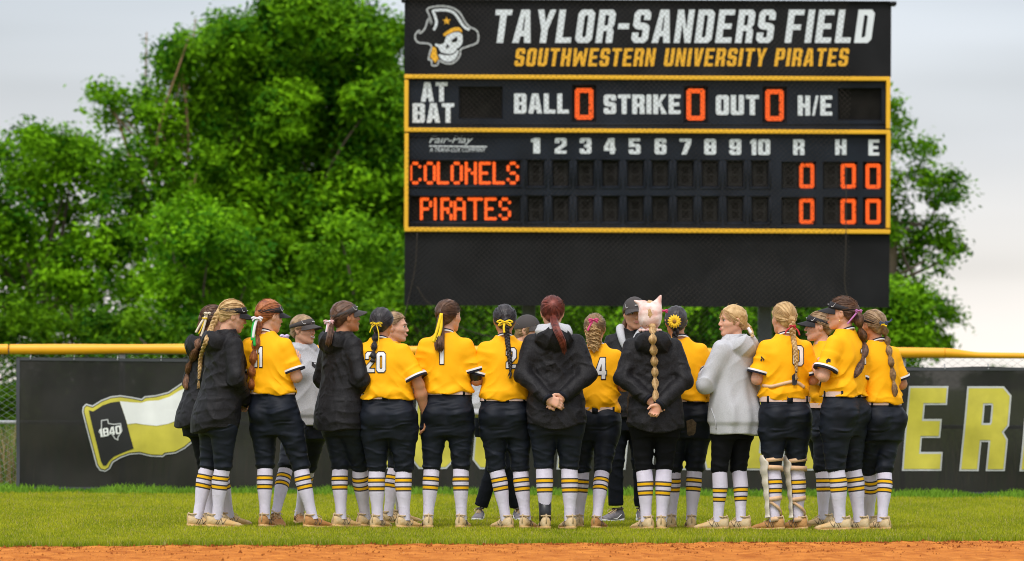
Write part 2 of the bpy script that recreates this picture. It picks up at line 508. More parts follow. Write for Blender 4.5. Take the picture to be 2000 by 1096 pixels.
mb = MB()
for i in range(9000):
    x = rng.uniform(-4.6, 4.6); y = edgeY(x)-0.03-abs(rng.normal(0, 1.4)) if i % 3 else edgeY(x)-rng.uniform(0.0, .5)
    r = rng.uniform(0.004, 0.014)*(1 if i % 7 else 1.6)
    a = rng.uniform(0, 6.28, 5); q = r*rng.uniform(.6, 1.2, 5)
    v = [(x+q[k]*math.cos(k*1.257+.3), y+q[k]*math.sin(k*1.257+.3), 0.006) for k in range(5)]+[(x+r*.2, y, 0.016+r*rng.uniform(.5, 1.0))]
    mb.add(v, [(k, (k+1) % 5, 5) for k in range(5)])
mb.build('dirt_clods', M_clod, smooth=False)['kind'] = 'stuff'

def color_attr(o, cols):
    """one colour per vertex"""
    a = o.data.color_attributes.new('tint', 'FLOAT_COLOR', 'POINT')
    c = np.ones((len(cols), 4), dtype=np.float32); c[:, :3] = cols
    a.data.foreach_set('color', c.ravel())

def grass(name, x, y, h, cols, wid=0.006, lean=0.5):
    n = len(x)
    a = rng.uniform(0, 2*math.pi, n)
    dx, dy = np.cos(a)*wid*.5, np.sin(a)*wid*.5
    la = rng.uniform(0, 2*math.pi, n); ll = h*lean*rng.uniform(0.2, 1.0, n)
    z = np.zeros(n)
    b0 = np.stack([x-dx, y-dy, z], -1); b1 = np.stack([x+dx, y+dy, z], -1)
    m0 = np.stack([x-dx*.8+np.cos(la)*ll*.35, y-dy*.8+np.sin(la)*ll*.35, h*.6], -1)
    m1 = np.stack([x+dx*.8+np.cos(la)*ll*.35, y+dy*.8+np.sin(la)*ll*.35, h*.6], -1)
    t = np.stack([x+np.cos(la)*ll, y+np.sin(la)*ll, h], -1)
    V = np.stack([b0, b1, m0, m1, t], 1).reshape(-1, 3)
    k = np.arange(n)[:, None]*5
    T = np.concatenate([k+[[0, 1, 3]], k+[[0, 3, 2]], k+[[2, 3, 4]]])
    o = mesh_obj(name, V, T, M_blade)
    color_attr(o, np.repeat(cols, 5, 0))
    o['kind'] = 'stuff'
    return o

N = 430000
gy_ = 35.0+(52.4-35.0)*rng.uniform(0, 1, N)**1.25
gx_ = rng.uniform(-1, 1, N)*(0.105*gy_+0.9)
ok = gy_ > edgeY(gx_)+0.012+rng.uniform(0, 0.03, N)
gx_, gy_ = gx_[ok], gy_[ok]
dE = gy_-edgeY(gx_)
lip = np.exp(-dE/0.50)
p3 = np.stack([gx_, gy_, gx_*0], -1)
pat = snoise(p3*[1.0, .35, 1], 1.6)*0.5+snoise(p3, 6.0, 3)*0.5
h_ = rng.uniform(0.018, 0.034, len(gx_))*(1+0.25*pat)+0.030*lip*rng.uniform(.3, 1.5, len(gx_))
base = np.array([0.47, 0.46, 0.024]); deep = np.array([0.165, 0.230, 0.010]); straw = np.array([0.42, 0.36, 0.12])
mixf = np.clip(0.46-0.36*pat+rng.normal(0, .22, len(gx_))+0.4*lip, 0, 1)[:, None]
cols = base*(1-mixf)+deep*mixf
st = rng.uniform(0, 1, len(gx_)) < 0.10
cols[st] = straw
grass('lawn_grass', gx_, gy_, h_, cols, 0.0058)
# tall unmown strip along the foot of the fence
N = 26000
y_ = rng.uniform(51.6, 54.0, N); x_ = rng.uniform(-6.8, 6.8, N)
pt = snoise(np.stack([x_, y_*0, y_*0], -1), 2.2, 5)
h_ = rng.uniform(0.03, 0.085, N)*(1+.4*pt)*np.clip((y_-51.3)/.6, .45, 1)
mf = np.clip(.5+.4*pt+rng.normal(0, .2, N), 0, 1)[:, None]
cols = np.array([0.10, 0.23, 0.015])*(1-mf)+np.array([0.19, 0.34, 0.03])*mf
grass('fence_foot_grass', x_, y_, h_, cols, 0.012, 0.7)
# weeds and dry stalks behind the fence
N = 15000
y_ = rng.uniform(54.0, 58.0, N); x_ = np.where(rng.uniform(0, 1, N) < .5, rng.uniform(-8.0, -4.0, N), rng.uniform(-8.0, 8.5, N))
h_ = rng.uniform(0.15, 0.75, N)
dry = np.where(rng.uniform(0, 1, N)[:, None] < .55, np.array([[0.36, 0.28, 0.13]]), np.array([[0.12, 0.22, 0.03]]))
grass('dry_weeds', x_, y_, h_, dry*rng.uniform(.6, 1.2, (N, 1)), 0.014, 0.35)

# ------------------------------------------------------------------ outfield fence
FY = 53.05
M_galv = mat('galvanised_steel', (0.42, 0.43, 0.44), 0.5, var=0.15, vscale=20, metal=0.2)
M_cap = mat('yellow_fence_cap', (0.86, 0.40, 0.012), 0.42, var=0.06, vscale=3, spec=0.4)
fence = empty('chain_link_fence', (0, FY, 0))
tag(fence, 'galvanised chain link outfield fence under a ribbed yellow safety cap', 'fence')
mb = MB()
nw = 300; zs = np.linspace(0.03, 1.40, 44)
V, FA = [], []
for i in range(nw):
    x0 = -7.5+i*0.05
    sgn = np.where(np.arange(44) % 2 == 0, -1, 1)*(1 if i % 2 else -1)
    cx = x0+0.0255*sgn; cy = 0.03+0.004*sgn
    r = 0.0026
    k = len(V)*132
    ring = np.stack([np.stack([cx+r*math.cos(a), cy+r*math.sin(a), zs], -1) for a in (0.5, 2.6, 4.7)], 1)
    V.append(ring.reshape(-1, 3))
    for j in range(43):
        for q in range(3): FA.append((k+j*3+q, k+j*3+(q+1) % 3, k+j*3+3+(q+1) % 3, k+j*3+3+q))
mesh_obj('wire_mesh', np.concatenate(V), np.array(FA), M_galv, fence)
for i, x in enumerate((-6.55, -3.92, -1.3, 1.32, 3.93, 6.55)):
    mb = MB(); mb.tube([(x, .07, 0), (x, .07, 1.44)], .03, 10); mb.build('post', M_galv, fence)
for z in (0.695, 1.405):
    mb = MB(); mb.tube([(-7.6, .06, z), (7.6, .06, z)], .02, 8); mb.build('rail', M_galv, fence)
def cap_piece(x0, x1, r0, r1, z0, z1):
    n = int((x1-x0)/0.011)
    u = np.linspace(0, 1, n); x = x0+(x1-x0)*u
    k = np.arange(n)
    sm = np.clip((u-.0)/.12, 0, 1); sm = sm*sm*(3-2*sm)
    rad = (r0+(r1-r0)*sm)*(1+0.05*np.where(k % 2 == 0, 1, -1))*(1+0.05*np.sin(x*2.1)+.03*np.sin(x*5.3))
    z = z0+(z1-z0)*sm+0.006*np.sin(x*1.7+1)
    m = MB(); m.tube(np.stack([x, 0*x+.03, z], -1), rad, 14)
    m.build('cap_tube', M_cap, fence)
a0 = at(17, 681, FY); a1 = at(1000, 686, FY); a2 = at(1865, 690.5, FY); a3 = at(2100, 695, FY)
cap_piece(-7.4, a0[0]-.008, .05, .05, a0[2], a0[2])
cap_piece(a0[0]+.008, a1[0], .05, .052, a0[2], a1[2])
cap_piece(a1[0]+.004, a2[0]-.1, .052, .05, a1[2], a2[2])
cap_piece(a2[0]-.098, 7.4, .05, .03, a2[2], a3[2])

# banner -------------------------------------------------------------------
M_screen = mat('black_windscreen', (0.0150, 0.0148, 0.0140), 0.7, col2=(0.027, 0.0255, 0.022), vscale=1.1, stretch=(1, 1, 1.6), detail=6, bump=0.25, bscale=260, spec=0.2, alpha=0.955, wr=(1.0, .9, .10, (1.2, 1, .9)))
M_hem = mat('windscreen_hem', (0.045, 0.048, 0.055), 0.6, bump=.2, bscale=150)
M_prY = mat('banner_yellow_print', (0.52, 0.46, 0.055), 0.6, wr=(1.0, .6, .08, (1.2, 1, .9)), var=0.12, vscale=4, spec=0.3)
M_prG = mat('banner_grey_print', (0.46, 0.47, 0.46), 0.6, var=0.1, vscale=4, spec=0.3)
M_prW = mat('banner_white_print', (0.72, 0.73, 0.70), 0.6, var=0.06, vscale=4, spec=0.3)
M_prB = mat('banner_black_print', (0.018, 0.018, 0.018), 0.65, spec=0.3)
banner = empty('windscreen_banner', (0, FY, 0))
tag(banner, 'long black mesh banner with yellow letters and a flag print on the fence', 'banner')
def bdisp(x, z):
    """folds of the cloth (towards the field is negative)"""
    p = np.stack([x, z, 0*x], -1)
    sag = 0.018*np.sin((x*1.1+z*2.2)*2.6+1.5*snoise(p, .6))*np.clip(1.2-z*.45, .2, 1)
    return -0.04+sag*1.0+0.020*snoise(p*[1, .6, 1], 2.4, 2)+0.010*snoise(p*[1.5, .5, 1], 5.0, 6)
def btop(px): return np.interp(px, [30, 500, 1000, 1500, 1760, 2100], [697, 702, 707, 712, 717, 717])
def bbot(px): return np.interp(px, [30, 600, 1200, 1760, 2100], [956, 959, 963, 967, 966])
nu, nv_ = 330, 44
uu = np.linspace(33, 2110, nu); vv = np.linspace(0, 1, nv_)
P = []
for v in vv:
    for u in uu:
        q = at(u, btop(u)*(1-v)+bbot(u)*v, FY)
        P.append(q)
P = np.array(P); P[:, 2] += 0.006*np.sin(P[:, 0]*7)*np.repeat(1-vv, nu)
P[:, 1] = bdisp(P[:, 0], P[:, 2])
fa = np.array([(j*nu+i, (j+1)*nu+i, (j+1)*nu+i+1, j*nu+i+1) for j in range(nv_-1) for i in range(nu-1)])
mesh_obj('screen_cloth', P, fa, M_screen, banner)
def cloth_strip(name, path, w, m, dy=-.006):
    """flat strip along a px path"""
    pts = np.array([at(a, b, FY) for a, b in path]); 
    seg = np.concatenate([pts[i]+(pts[i+1]-pts[i])*np.linspace(0, 1, 60)[:-1, None] for i in range(len(pts)-1)]+[pts[-1:]])
    t = np.gradient(seg, axis=0); t /= np.linalg.norm(t, axis=1, keepdims=True)
    n = np.stack([-t[:, 2], 0*t[:, 0], t[:, 0]], -1)
    a, b = seg+n*w/2, seg-n*w/2
    for q in (a, b): q[:, 1] = bdisp(q[:, 0], q[:, 2])+dy
    k = len(seg)
    f = [(i, i+1, k+i+1, k+i) for i in range(k-1)]
    return mesh_obj(name, np.concatenate([a, b]), f, m, banner)
cloth_strip('hem', [(36, 954), (36, 699)], .035, M_hem, -.008)
cloth_strip('hem', [(40, 701), (1000, 710), (1760, 721), (2105, 721)], .03, M_hem)
cloth_strip('hem', [(40, 953), (600, 956), (1200, 960), (1760, 964), (2105, 963)], .025, M_hem)
mb = MB()
for px in range(60, 2100, 85):
    q = at(px, btop(px)+4, FY)
    mb.tube([(q[0], bdisp(q[0:1], q[2:3])[0]-.012, q[2]), (q[0], .03, q[2]+.05)], .006, 6)
mb.build('tie', M_galv, banner)

def print_on(name, polys, fn, m, disp, dy, cell=0.07, parent=None, root=(0, 0, 0), thick=None):
    """flat print cut on a grid so that it follows the cloth; fn maps to world x, z"""
    bm = bmesh.new()
    for o, hs in polys:
        pts, tr = poly_tris(o, hs)
        q = [fn(x, y) for x, y in pts]
        vs = [bm.verts.new((a[0], 0, a[1])) for a in q]
        for t in tr:
            try: bm.faces.new([vs[i] for i in t])
            except ValueError: pass
    if cell:
        X = [v.co.x for v in bm.verts]; Z = [v.co.z for v in bm.verts]
        for x in np.arange(min(X)+cell*.37, max(X), cell):
            bmesh.ops.bisect_plane(bm, geom=bm.verts[:]+bm.edges[:]+bm.faces[:], plane_co=(x, 0, 0), plane_no=(1, 0, 0))
        for z in np.arange(min(Z)+cell*.37, max(Z), cell):
            bmesh.ops.bisect_plane(bm, geom=bm.verts[:]+bm.edges[:]+bm.faces[:], plane_co=(0, 0, z), plane_no=(0, 0, 1))
    c = np.array([v.co[:] for v in bm.verts])
    d = disp(c[:, 0], c[:, 2])
    for v, y in zip(bm.verts, d): v.co = Vector((v.co.x-root[0], y+dy-root[1], v.co.z-root[2]))
    bmesh.ops.recalc_face_normals(bm, faces=bm.faces[:])
    me = bpy.data.meshes.new(name); bm.to_mesh(me); bm.free()
    me.materials.append(m)
    me.polygons.foreach_set('use_smooth', np.ones(len(me.polygons), dtype=bool))
    o = bpy.data.objects.new(name, me); COL.objects.link(o)
    if parent: o.parent = parent
    return o

def px_fn(Y, x0, y0, sx, sy):
    """glyph units to world x, z at depth Y: lower left corner of the text at photo pixel (x0, y0)"""
    def f(x, y):
        q = at(x0+x*sx, y0-y*sy, Y)
        return q[0], q[2]
    return f
# SOUTHWESTERN, one child per letter with its grey edge as the sub-part
letters = [('S', 690, 96), ('O', 806, 92), ('U', 925, 92), ('T', 1066, 92), ('H', 1186, 100), ('W', 1303, 128), ('E', 1448, 92), ('S', 1556, 96), ('T', 1656, 92), ('E', 1764, 84), ('R', 1877, 96), ('N', 1994, 100)]
for ch, x0, wpx in letters:
    yb = 916+(x0-1800)*.004
    gl, tw = text_polys(ch, shear=.10, s=1.5, t=1.3, c=.7)
    gb, _ = text_polys(ch, shear=.10, s=1.5, t=1.3, c=.7, grow=.17)
    sx = wpx/(tw+.7); fn = px_fn(FY, x0, yb, sx, 158/7.0)
    b = print_on('letter', gl, fn, M_prY, bdisp, -.012, parent=banner)
    e = print_on('letter_edge', gb, fn, M_prG, bdisp, -.007, parent=b)
# flag print
def Z(x, y): return (x/3.224, 640+y/3.224)
def zfn(x, y):
    q = at(*Z(x, y), FY); return q[0], q[2]
outer = [(520,530),(524,498),(545,478),(585,490),(640,455),(700,432),(760,425),(830,435),(893,448),(912,432),(980,425),(1060,405),(1120,365),(1190,318),(1260,290),(1345,270),(1350,330),(1325,420),(1340,520),(1300,640),(1240,700),(1170,760),(1110,792),(1045,800),(1030,815),(950,812),(880,795),(820,800),(760,822),(715,850),(695,890),(665,908),(630,900),(608,870)]
fo = [(outer, [])]
inn = offset_poly(np.array(outer), -9); inn2 = offset_poly(np.array(outer), -14); inn3 = offset_poly(np.array(outer), -30)
flag = print_on('flag_print', fo, zfn, M_prG, bdisp, -.007, parent=banner)
print_on('flag_black_line', [(inn, [])], zfn, M_prB, bdisp, -.010, parent=flag)
print_on('flag_yellow_edge', [(inn2, [])], zfn, M_prY, bdisp, -.013, parent=flag)
blk = [(562,520),(590,528),(650,490),(700,472),(755,465),(790,560),(845,760),(770,790),(720,812),(690,840),(672,868),(652,868),(638,840)]
print_on('flag_black_panel', [(blk, [])], zfn, M_prB, bdisp, -.017, parent=flag)
wht = [(757,463),(830,470),(890,474),(930,462),(1000,458),(1070,435),(1130,398),(1160,385),(1200,420),(1300,360),(1310,500),(1180,545),(1130,580),(1060,606),(990,618),(920,612),(860,602),(806,608)]
print_on('flag_white_field', [(wht, [])], zfn, M_prW, bdisp, -.017, parent=flag)
tx = [(640,582),(685,575),(690,600),(720,605),(765,600),(775,650),(750,690),(748,712),(725,700),(705,670),(680,680),(655,690),(622,655),(640,640)]
print_on('flag_state_outline', [(tx, [offset_poly(np.array(tx), -7)])], zfn, M_prG, bdisp, -.021, parent=flag)
pl, tw = text_polys('1840', gap=.5, s=1.3)
def f1840(x, y):
    u, v = x/tw*135-2, y/7*52
    return zfn(636+u+v*(-.12), 690-u*.18-v)
print_on('flag_year', pl, f1840, M_prW, bdisp, -.024, parent=flag)

# ------------------------------------------------------------------ scoreboard
SY = 66.0
M_board = mat('scoreboard_black', (0.011, 0.011, 0.0125), 0.6, var=0.3, vscale=1.5, spec=0.12)
M_face = mat('scoreboard_face', (0.010, 0.0135, 0.021), 0.5, var=0.3, vscale=2.0, spec=0.16)
M_dark = mat('display_module', (0.010, 0.009, 0.008), 0.8, var=.3, vscale=6, spec=.1)
M_dim = mat('unlit_led', (0.035, 0.033, 0.031), 0.5)
M_trim = mat('scoreboard_yellow_trim', (0.80, 0.42, 0.01), 0.45, var=.05, vscale=2)
M_sbW = mat('scoreboard_white_vinyl', (0.66, 0.69, 0.73), 0.5, var=0.05, vscale=8)
M_sbY = mat('scoreboard_yellow_vinyl', (0.80, 0.40, 0.012), 0.5)
M_sbG = mat('scoreboard_grey_vinyl', (0.40, 0.41, 0.42), 0.5)
M_led = mat('lit_led', (1.0, 0.115, 0.004), 0.5, emit=1.05)
M_led.node_tree.nodes['Principled BSDF'].inputs['Base Color'].default_value = (.12, .01, .002, 1)
M_steel = mat('painted_steel_post', (0.065, 0.07, 0.078), 0.6, var=.2, vscale=5, metal=.3)
board = empty('scoreboard', (0, SY, 0))
tag(board, 'large black softball scoreboard with yellow trim and orange digits on two steel posts', 'scoreboard')
def bp(px, py, dy=0.0):
    q = at(px, py, SY); return (q[0], dy, q[2])
def pbox(mb, x0, y0, x1, y1, d0, d1, bev=0, m=0):
    a = at((x0+x1)/2-(x1-x0)/2, (y0+y1)/2, SY); b = at((x0+x1)/2+(x1-x0)/2, (y0+y1)/2, SY)
    c0 = at((x0+x1)/2, y1, SY)[2]; c1 = at((x0+x1)/2, y0, SY)[2]
    mb.box((a[0], d0, c0), (b[0], d1, c1), m, bev)
mb = MB(); pbox(mb, 790, 3.5, 1740, 148.5, -.05, .12); mb.build('sign_panel', M_board, board, False)
mb = MB(); pbox(mb, 1738, 4, 1750, 12, -.12, .1, .01); pbox(mb, 784, -1, 792, 5, -.12, .1, .01); pbox(mb, 792, 1.0, 1738, 3.2, -.1, .1); mb.build('sign_bracket', M_board, board, False)
mb = MB(); pbox(mb, 790, 456, 1737, 598.5, -.03, .10); mb.build('lower_panel', M_board, board, False)
mb = MB(); pbox(mb, 791, 149, 1738, 455.5, .10, .32); mb.build('cabinet', M_board, board, False)
for px in (1033, 1497):
    mb = MB(); q = at(px, 600, SY)[0]; mb.box((q-.085, .33, 0), (q+.085, .50, 5.6), bev=.012); mb.build('post', M_steel, board, False)
bars = [(790, 148.5, 1738, 156.5), (790, 252.5, 1738, 260.5), (790, 446.5, 1738, 455.0)]
mb = MB()
for x0, y0, x1, y1 in bars: pbox(mb, x0, y0, x1, y1, -.10, .0, .006)
for x0, x1 in ((790, 798), (1730, 1738)):
    pbox(mb, x0, 157, x1, 252, -.10, .0, .006); pbox(mb, x0, 261, x1, 446, -.10, .0, .006)
mb.build('yellow_trim', M_trim, board, False)
holes = [(896, 169, 982, 233), (1117, 166, 1165, 239), (1335, 168, 1383, 241), (1489, 169, 1537, 242), (1636, 172, 1722, 236),
         (800, 314, 1017, 363), (800, 384, 1017, 434)]
for i in range(10):
    x = 1046.5+i*48.65
    for y0, y1 in ((313, 365), (383, 434.5)): holes.append((x-17, y0+i*.15, x+17, y1+i*.15))
for x0, x1 in ((1526, 1594), (1607, 1675), (1685, 1724)):
    for y0, y1 in ((316, 370), (385, 440)): holes.append((x0, y0, x1, y1))
mb = MB()
gxs = sorted({798.0, 1730.0}|{float(h[0]) for h in holes}|{float(h[2]) for h in holes})
gys = sorted({157.0, 446.0}|{float(h[1]) for h in holes}|{float(h[3]) for h in holes})
idx = {}
gv = [bp(x, y, -.02) for y in gys for x in gxs]
gf = []
for j in range(len(gys)-1):
    for i in range(len(gxs)-1):
        mx_, my_ = (gxs[i]+gxs[i+1])/2, (gys[j]+gys[j+1])/2
        if any(h[0] < mx_ < h[2] and h[1] < my_ < h[3] for h in holes): continue
        k_ = j*len(gxs)+i
        gf.append((k_, k_+len(gxs), k_+len(gxs)+1, k_+1))
mb.add(gv, gf)
for a, b, c, d in holes:
    o = [(a, d), (c, d), (c, b), (a, b)]; q = 2.2
    i_ = [(a+q, d-q), (c-q, d-q), (c-q, b+q), (a+q, b+q)]
    mb.add([bp(*p, -.02) for p in o]+[bp(*p, .05) for p in i_], [(k, (k+1) % 4, 4+(k+1) % 4, 4+k) for k in range(4)])
fp = mb.build('face_plate', M_face, board, False)
# raised lips round the openings
mb = MB()
for a, b, c, d in holes[7:27]:
    for (p0, p1) in (((a-4, d+2), (c+4, d+2)), ((a-4, b-2), (c+4, b-2))):
        u, v = bp(*p0, -.024), bp(*p1, -.024); mb.tube([u, v], .009, 6)
    for (p0, p1) in (((a-3.5, d), (a-3.5, b)), ((c+3.5, d), (c+3.5, b))):
        mb.tube([bp(*p0, -.022), bp(*p1, -.022)], .008, 6)
for y in (312, 365.5, 382, 437): mb.tube([bp(799, y, -.024), bp(1020, y, -.024)], .012, 6)
for y in (243, 268): mb.tube([bp(800, y, -.02), bp(1728, y, -.02)], .012, 6)
mb.build('moulded_edges', M_face, board)
for a, b, c, d in holes:
    MB().add([bp(a, d, .051), bp(c, d, .051), bp(c, b, .051), bp(a, b, .051)], [(0, 1, 2, 3)]).build('display_window', M_dark, board, False)
def dot(mb, px, py, r, dy, n=6):
    c = bp(px, py, dy); k = r/F*SY
    mb.add([(c[0]+k*math.cos(i*2*math.pi/n+.5), dy, c[2]+k*math.sin(i*2*math.pi/n+.5)) for i in range(n)], [tuple(range(n))])
def zero(x0, y0, x1, y1):
    mb = MB(); nx = 12; ny = int(round((y1-y0)/(x1-x0)*12)); 
    for i in range(nx):
        for j in range(ny):
            if 2 < i < nx-3 and 2 < j < ny-3: continue
            if random.random() < .012: continue
            if (i in (0, nx-1)) and (j in (0, ny-1)): continue
            dot(mb, x0+(i+.5)*(x1-x0)/nx, y0+(j+.5)*(y1-y0)/ny, (x1-x0)/nx*.545, .035, 6)
    mb.build('lit_digit', M_led, board, False)
for q in ((1123, 172, 1159, 233.5), (1341, 173, 1377, 235), (1495, 174.5, 1531, 236), (1561.5, 319, 1590.5, 367.5), (1642.5, 319.5, 1672, 368),
          (1691, 319.5, 1720.5, 368.5), (1561.5, 388, 1590.5, 437), (1642, 388.5, 1672, 437.5), (1691, 388.5, 1720.5, 437.5)): zero(*q)
def eight(x0, y0, x1, y1):
    mb = MB(); nx, ny = 8, 15
    for i in range(nx):
        for j in range(ny):
            if 1 < i < nx-2 and j not in (0, 1, 7, 13, 14): continue
            dot(mb, x0+(i+.5)*(x1-x0)/nx, y0+(j+.5)*(y1-y0)/ny, .95, .048, 4)
    mb.build('unlit_digit', M_dim, board, False)
for a, b, c, d in holes[7:27]: eight(a+4, b+5, c-4, d-3)
for x0, y0 in ((1529, 388), (1610, 388), (1529, 319), (1610, 319)): eight(x0, y0, x0+28, y0+48)
FONT = {'C': ['0110','1001','1000','1000','1000','1001','0110'], 'O': ['0110','1001','1001','1001','1001','1001','0110'],
        'L': ['1000']*6+['1111'], 'N': ['1001','1001','1101','1011','1001','1001','1001'], 'E': ['1111','1000','1000','1110','1000','1000','1111'],
        'S': ['0110','1001','1000','0110','0001','1001','0110'], 'P': ['1110','1001','1001','1110','1000','1000','1000'], 'I': ['1']*7,
        'R': ['1110','1001','1001','1110','1010','1001','1001'], 'A': ['0110','1001','1001','1111','1001','1001','1001'], 'T': ['11111']+['00100']*6}
def led_word(word, xs, y0):
    for ch, x0 in zip(word, xs):
        mb = MB()
        for r, row in enumerate(FONT[ch]):
            sub = [0, .5] if r < 6 else [0]
            for c, b in enumerate(row):
                if b != '1': continue
                dot(mb, x0+c*6.0, y0+r*6.35, 3.3, .030, 8)
                if r < 6 and c < len(FONT[ch][r+1]) and FONT[ch][r+1][c] == '1': dot(mb, x0+c*6.0, y0+(r+.5)*6.35, 3.0, .032, 8)
                if c+1 < len(row) and row[c+1] == '1': dot(mb, x0+(c+.5)*6.0, y0+r*6.35, 3.0, .034, 8)
        mb.build('lit_letter', M_led, board, False)
led_word('COLONELS', [802, 830.5, 856, 883, 910.5, 938, 965, 992.5], 319)
led_word('PIRATES', [823, 850, 863, 888.5, 916, 949, 977], 389)

# vinyl lettering
def vinyl(name, polys, tw, x0, y0, x1, y1, m, dy, H=7.0, slope=0.0):
    """letters in the box x0..x1, bottom y0, top y1 (photo pixels)"""
    sx = (x1-x0)/tw; sy = (y0-y1)/H
    mb = MB(); put_polys(mb, polys, lambda x, y: bp(x0+x*sx, y0-y*sy, dy))
    return mb.build(name, m, board, False)
pl, tw = text_polys('TAYLOR-SANDERS FIELD', gap=.95, space=2.0, shear=.155, s=1.55, t=1.15)
vinyl('sign_lettering', pl, tw+1.085, 960, 84.5, 1709, 19.5, M_sbW, -.056)
pl, tw = text_polys('SOUTHWESTERN UNIVERSITY PIRATES', gap=.95, space=3.2, shear=.155, s=1.5, t=1.15)
vinyl('sign_lettering', pl, tw+1.085, 1004, 130, 1659, 95, M_sbY, -.056)
def heavy(txt, x0, y0, x1, y1, name='lettering'):
    pl, tw = text_polys(txt, gap=.6, s=1.62, t=1.35, c=.62, W=4.1)
    vinyl(name, pl, tw, x0, y1, x1, y0, M_sbW, -.026)
def sans(txt, x0, y0, x1, y1, m=M_sbW, dy=-.026, off=.022, shear=0.0, name='lettering'):
    cu = bpy.data.curves.new('text', 'FONT'); cu.body = txt; cu.offset = off; cu.shear = shear; cu.resolution_u = 4
    to = bpy.data.objects.new('text', cu); COL.objects.link(to)
    bpy.context.view_layer.update()
    me = bpy.data.meshes.new_from_object(to.evaluated_get(bpy.context.evaluated_depsgraph_get()))
    bpy.data.objects.remove(to)
    v = np.array([q.co[:] for q in me.vertices])
    lo, hi = v.min(0), v.max(0)
    f = [tuple(p.vertices) for p in me.polygons]
    V = [bp(x0+(a-lo[0])/(hi[0]-lo[0])*(x1-x0), y1+(b-lo[1])/(hi[1]-lo[1])*(y0-y1), dy) for a, b, _ in v]
    bpy.data.meshes.remove(me)
    return mesh_obj(name, V, f, m, board, False)
heavy('AT', 822, 161, 874, 199); heavy('BAT', 806, 202, 887, 240)
heavy('BALL', 1004, 183, 1111, 222); heavy('STRIKE', 1179, 185, 1329, 223)
heavy('OUT', 1398, 186, 1482, 225); heavy('H/E', 1558, 187, 1625, 226)
for i in range(10):
    x = [1046, 1095, 1143.5, 1191, 1239.5, 1290, 1338.5, 1387, 1436, 1484.5][i]
    w = 18 if i == 0 else (39 if i == 9 else 23)
    y = 269+i*.35
    heavy(str(i+1), x-w/2, y, x+w/2, y+31)
heavy('R', 1549, 272.5, 1571, 303); heavy('H', 1631, 272.5, 1653, 303); heavy('E', 1696, 273, 1717, 304)
sans('Fair-Play', 838, 266, 924, 284, off=.006, shear=.35)
mb = MB(); mb.add([bp(838, 286.6, -.026), bp(951, 288, -.026), bp(951, 285.6, -.026), bp(839, 284.4, -.026)], [(0, 1, 2, 3)]); mb.build('lettering', M_sbW, board, False)
sans('A TRANS-LUX COMPANY', 839, 288.5, 949, 297, off=.0, shear=.2)

# skull emblem
def E_(x, y): return (790+x/7.306, y/7.306)
def emb(name, poly, m, dy, parent, holes=()):
    pts, tr = poly_tris([E_(*p) for p in poly], [[E_(*p) for p in h] for h in holes])
    mb = MB(); mb.add([bp(x, y, dy) for x, y in pts], [t[::-1] for t in tr])
    return mb.build(name, m, parent, False)
def ribbon(name, pts, w, m, dy, parent):
    q = smooth_path(np.array([(*p, 0) for p in pts], float), len(pts)*6)[:, :2]
    t = np.gradient(q, axis=0); t /= np.linalg.norm(t, axis=1, keepdims=True)
    n = np.stack([-t[:, 1], t[:, 0]], -1)*w/2
    k = len(q); mb = MB()
    mb.add([bp(*E_(*p), dy) for p in np.concatenate([q+n, q-n])], [(i, i+1, k+i+1, k+i) for i in range(k-1)])
    return mb.build(name, m, parent, False)
em = emb('skull_emblem', [(585,560),(595,525),(640,495),(690,475),(740,460),(790,470),(825,500),(832,560),(825,620),(800,665),(765,690),(745,700),(735,735),(705,762),(650,775),(580,768),(525,750),(500,715),(488,685),(440,655),(440,630),(462,626),(490,640),(540,635),(570,615)], M_sbW, -.056, board)
jaw = emb('skull_jaw', [(482,790),(505,778),(560,792),(640,795),(700,780),(740,750),(755,718),(770,725),(768,765),(745,820),(700,870),(640,888),(580,880),(530,855),(500,820)], M_sbW, -.056, em)
emb('skull_eye', [(662,585),(700,560),(748,520),(758,580),(740,600),(690,610)], M_board, -.061, em)
emb('skull_nose', [(585,695),(598,655),(612,636),(625,640),(640,695),(625,690),(612,675),(600,692)], M_board, -.061, em)
emb('hat_band', [(553,490),(610,445),(670,410),(730,392),(780,395),(815,425),(822,470),(790,450),(740,445),(690,465),(630,490),(580,518),(560,520)], M_sbY, -.056, em)
emb('scarf', [(402,668),(430,680),(450,690),(458,740),(465,790),(485,840),(490,855),(465,865),(440,905),(420,880),(395,850),(372,820),(380,770),(392,720)], M_sbY, -.056, em)
emb('star', [(602+62*math.cos(-math.pi/2+i*math.pi/5)*(1 if i % 2 == 0 else .42), 305+62*math.sin(-math.pi/2+i*math.pi/5)*(1 if i % 2 == 0 else .42)) for i in range(10)], M_sbY, -.056, em)
ribbon('hat_trim', [(415,435),(450,370),(455,300),(435,230),(410,165),(470,150),(560,148),(640,158),(710,195),(770,270),(820,345),(870,400),(930,430)], 38, M_sbW, -.056, em)
ribbon('emblem_outline', [(395,355),(365,250),(325,140),(400,105),(500,92),(600,98),(700,125),(790,190),(850,290),(920,380),(1020,435),(1055,500),(1045,600),(1000,635),(900,670),(805,710),(795,780),(760,850),(690,905),(600,912),(520,880),(495,870),(465,935),(395,935),(385,865),(345,850),(365,750),(385,665),(330,625),(210,615),(160,570),(155,510),(185,460),(215,440),(222,480),(290,415),(345,265),(365,310),(395,355)], 26, M_sbG, -.060, em)

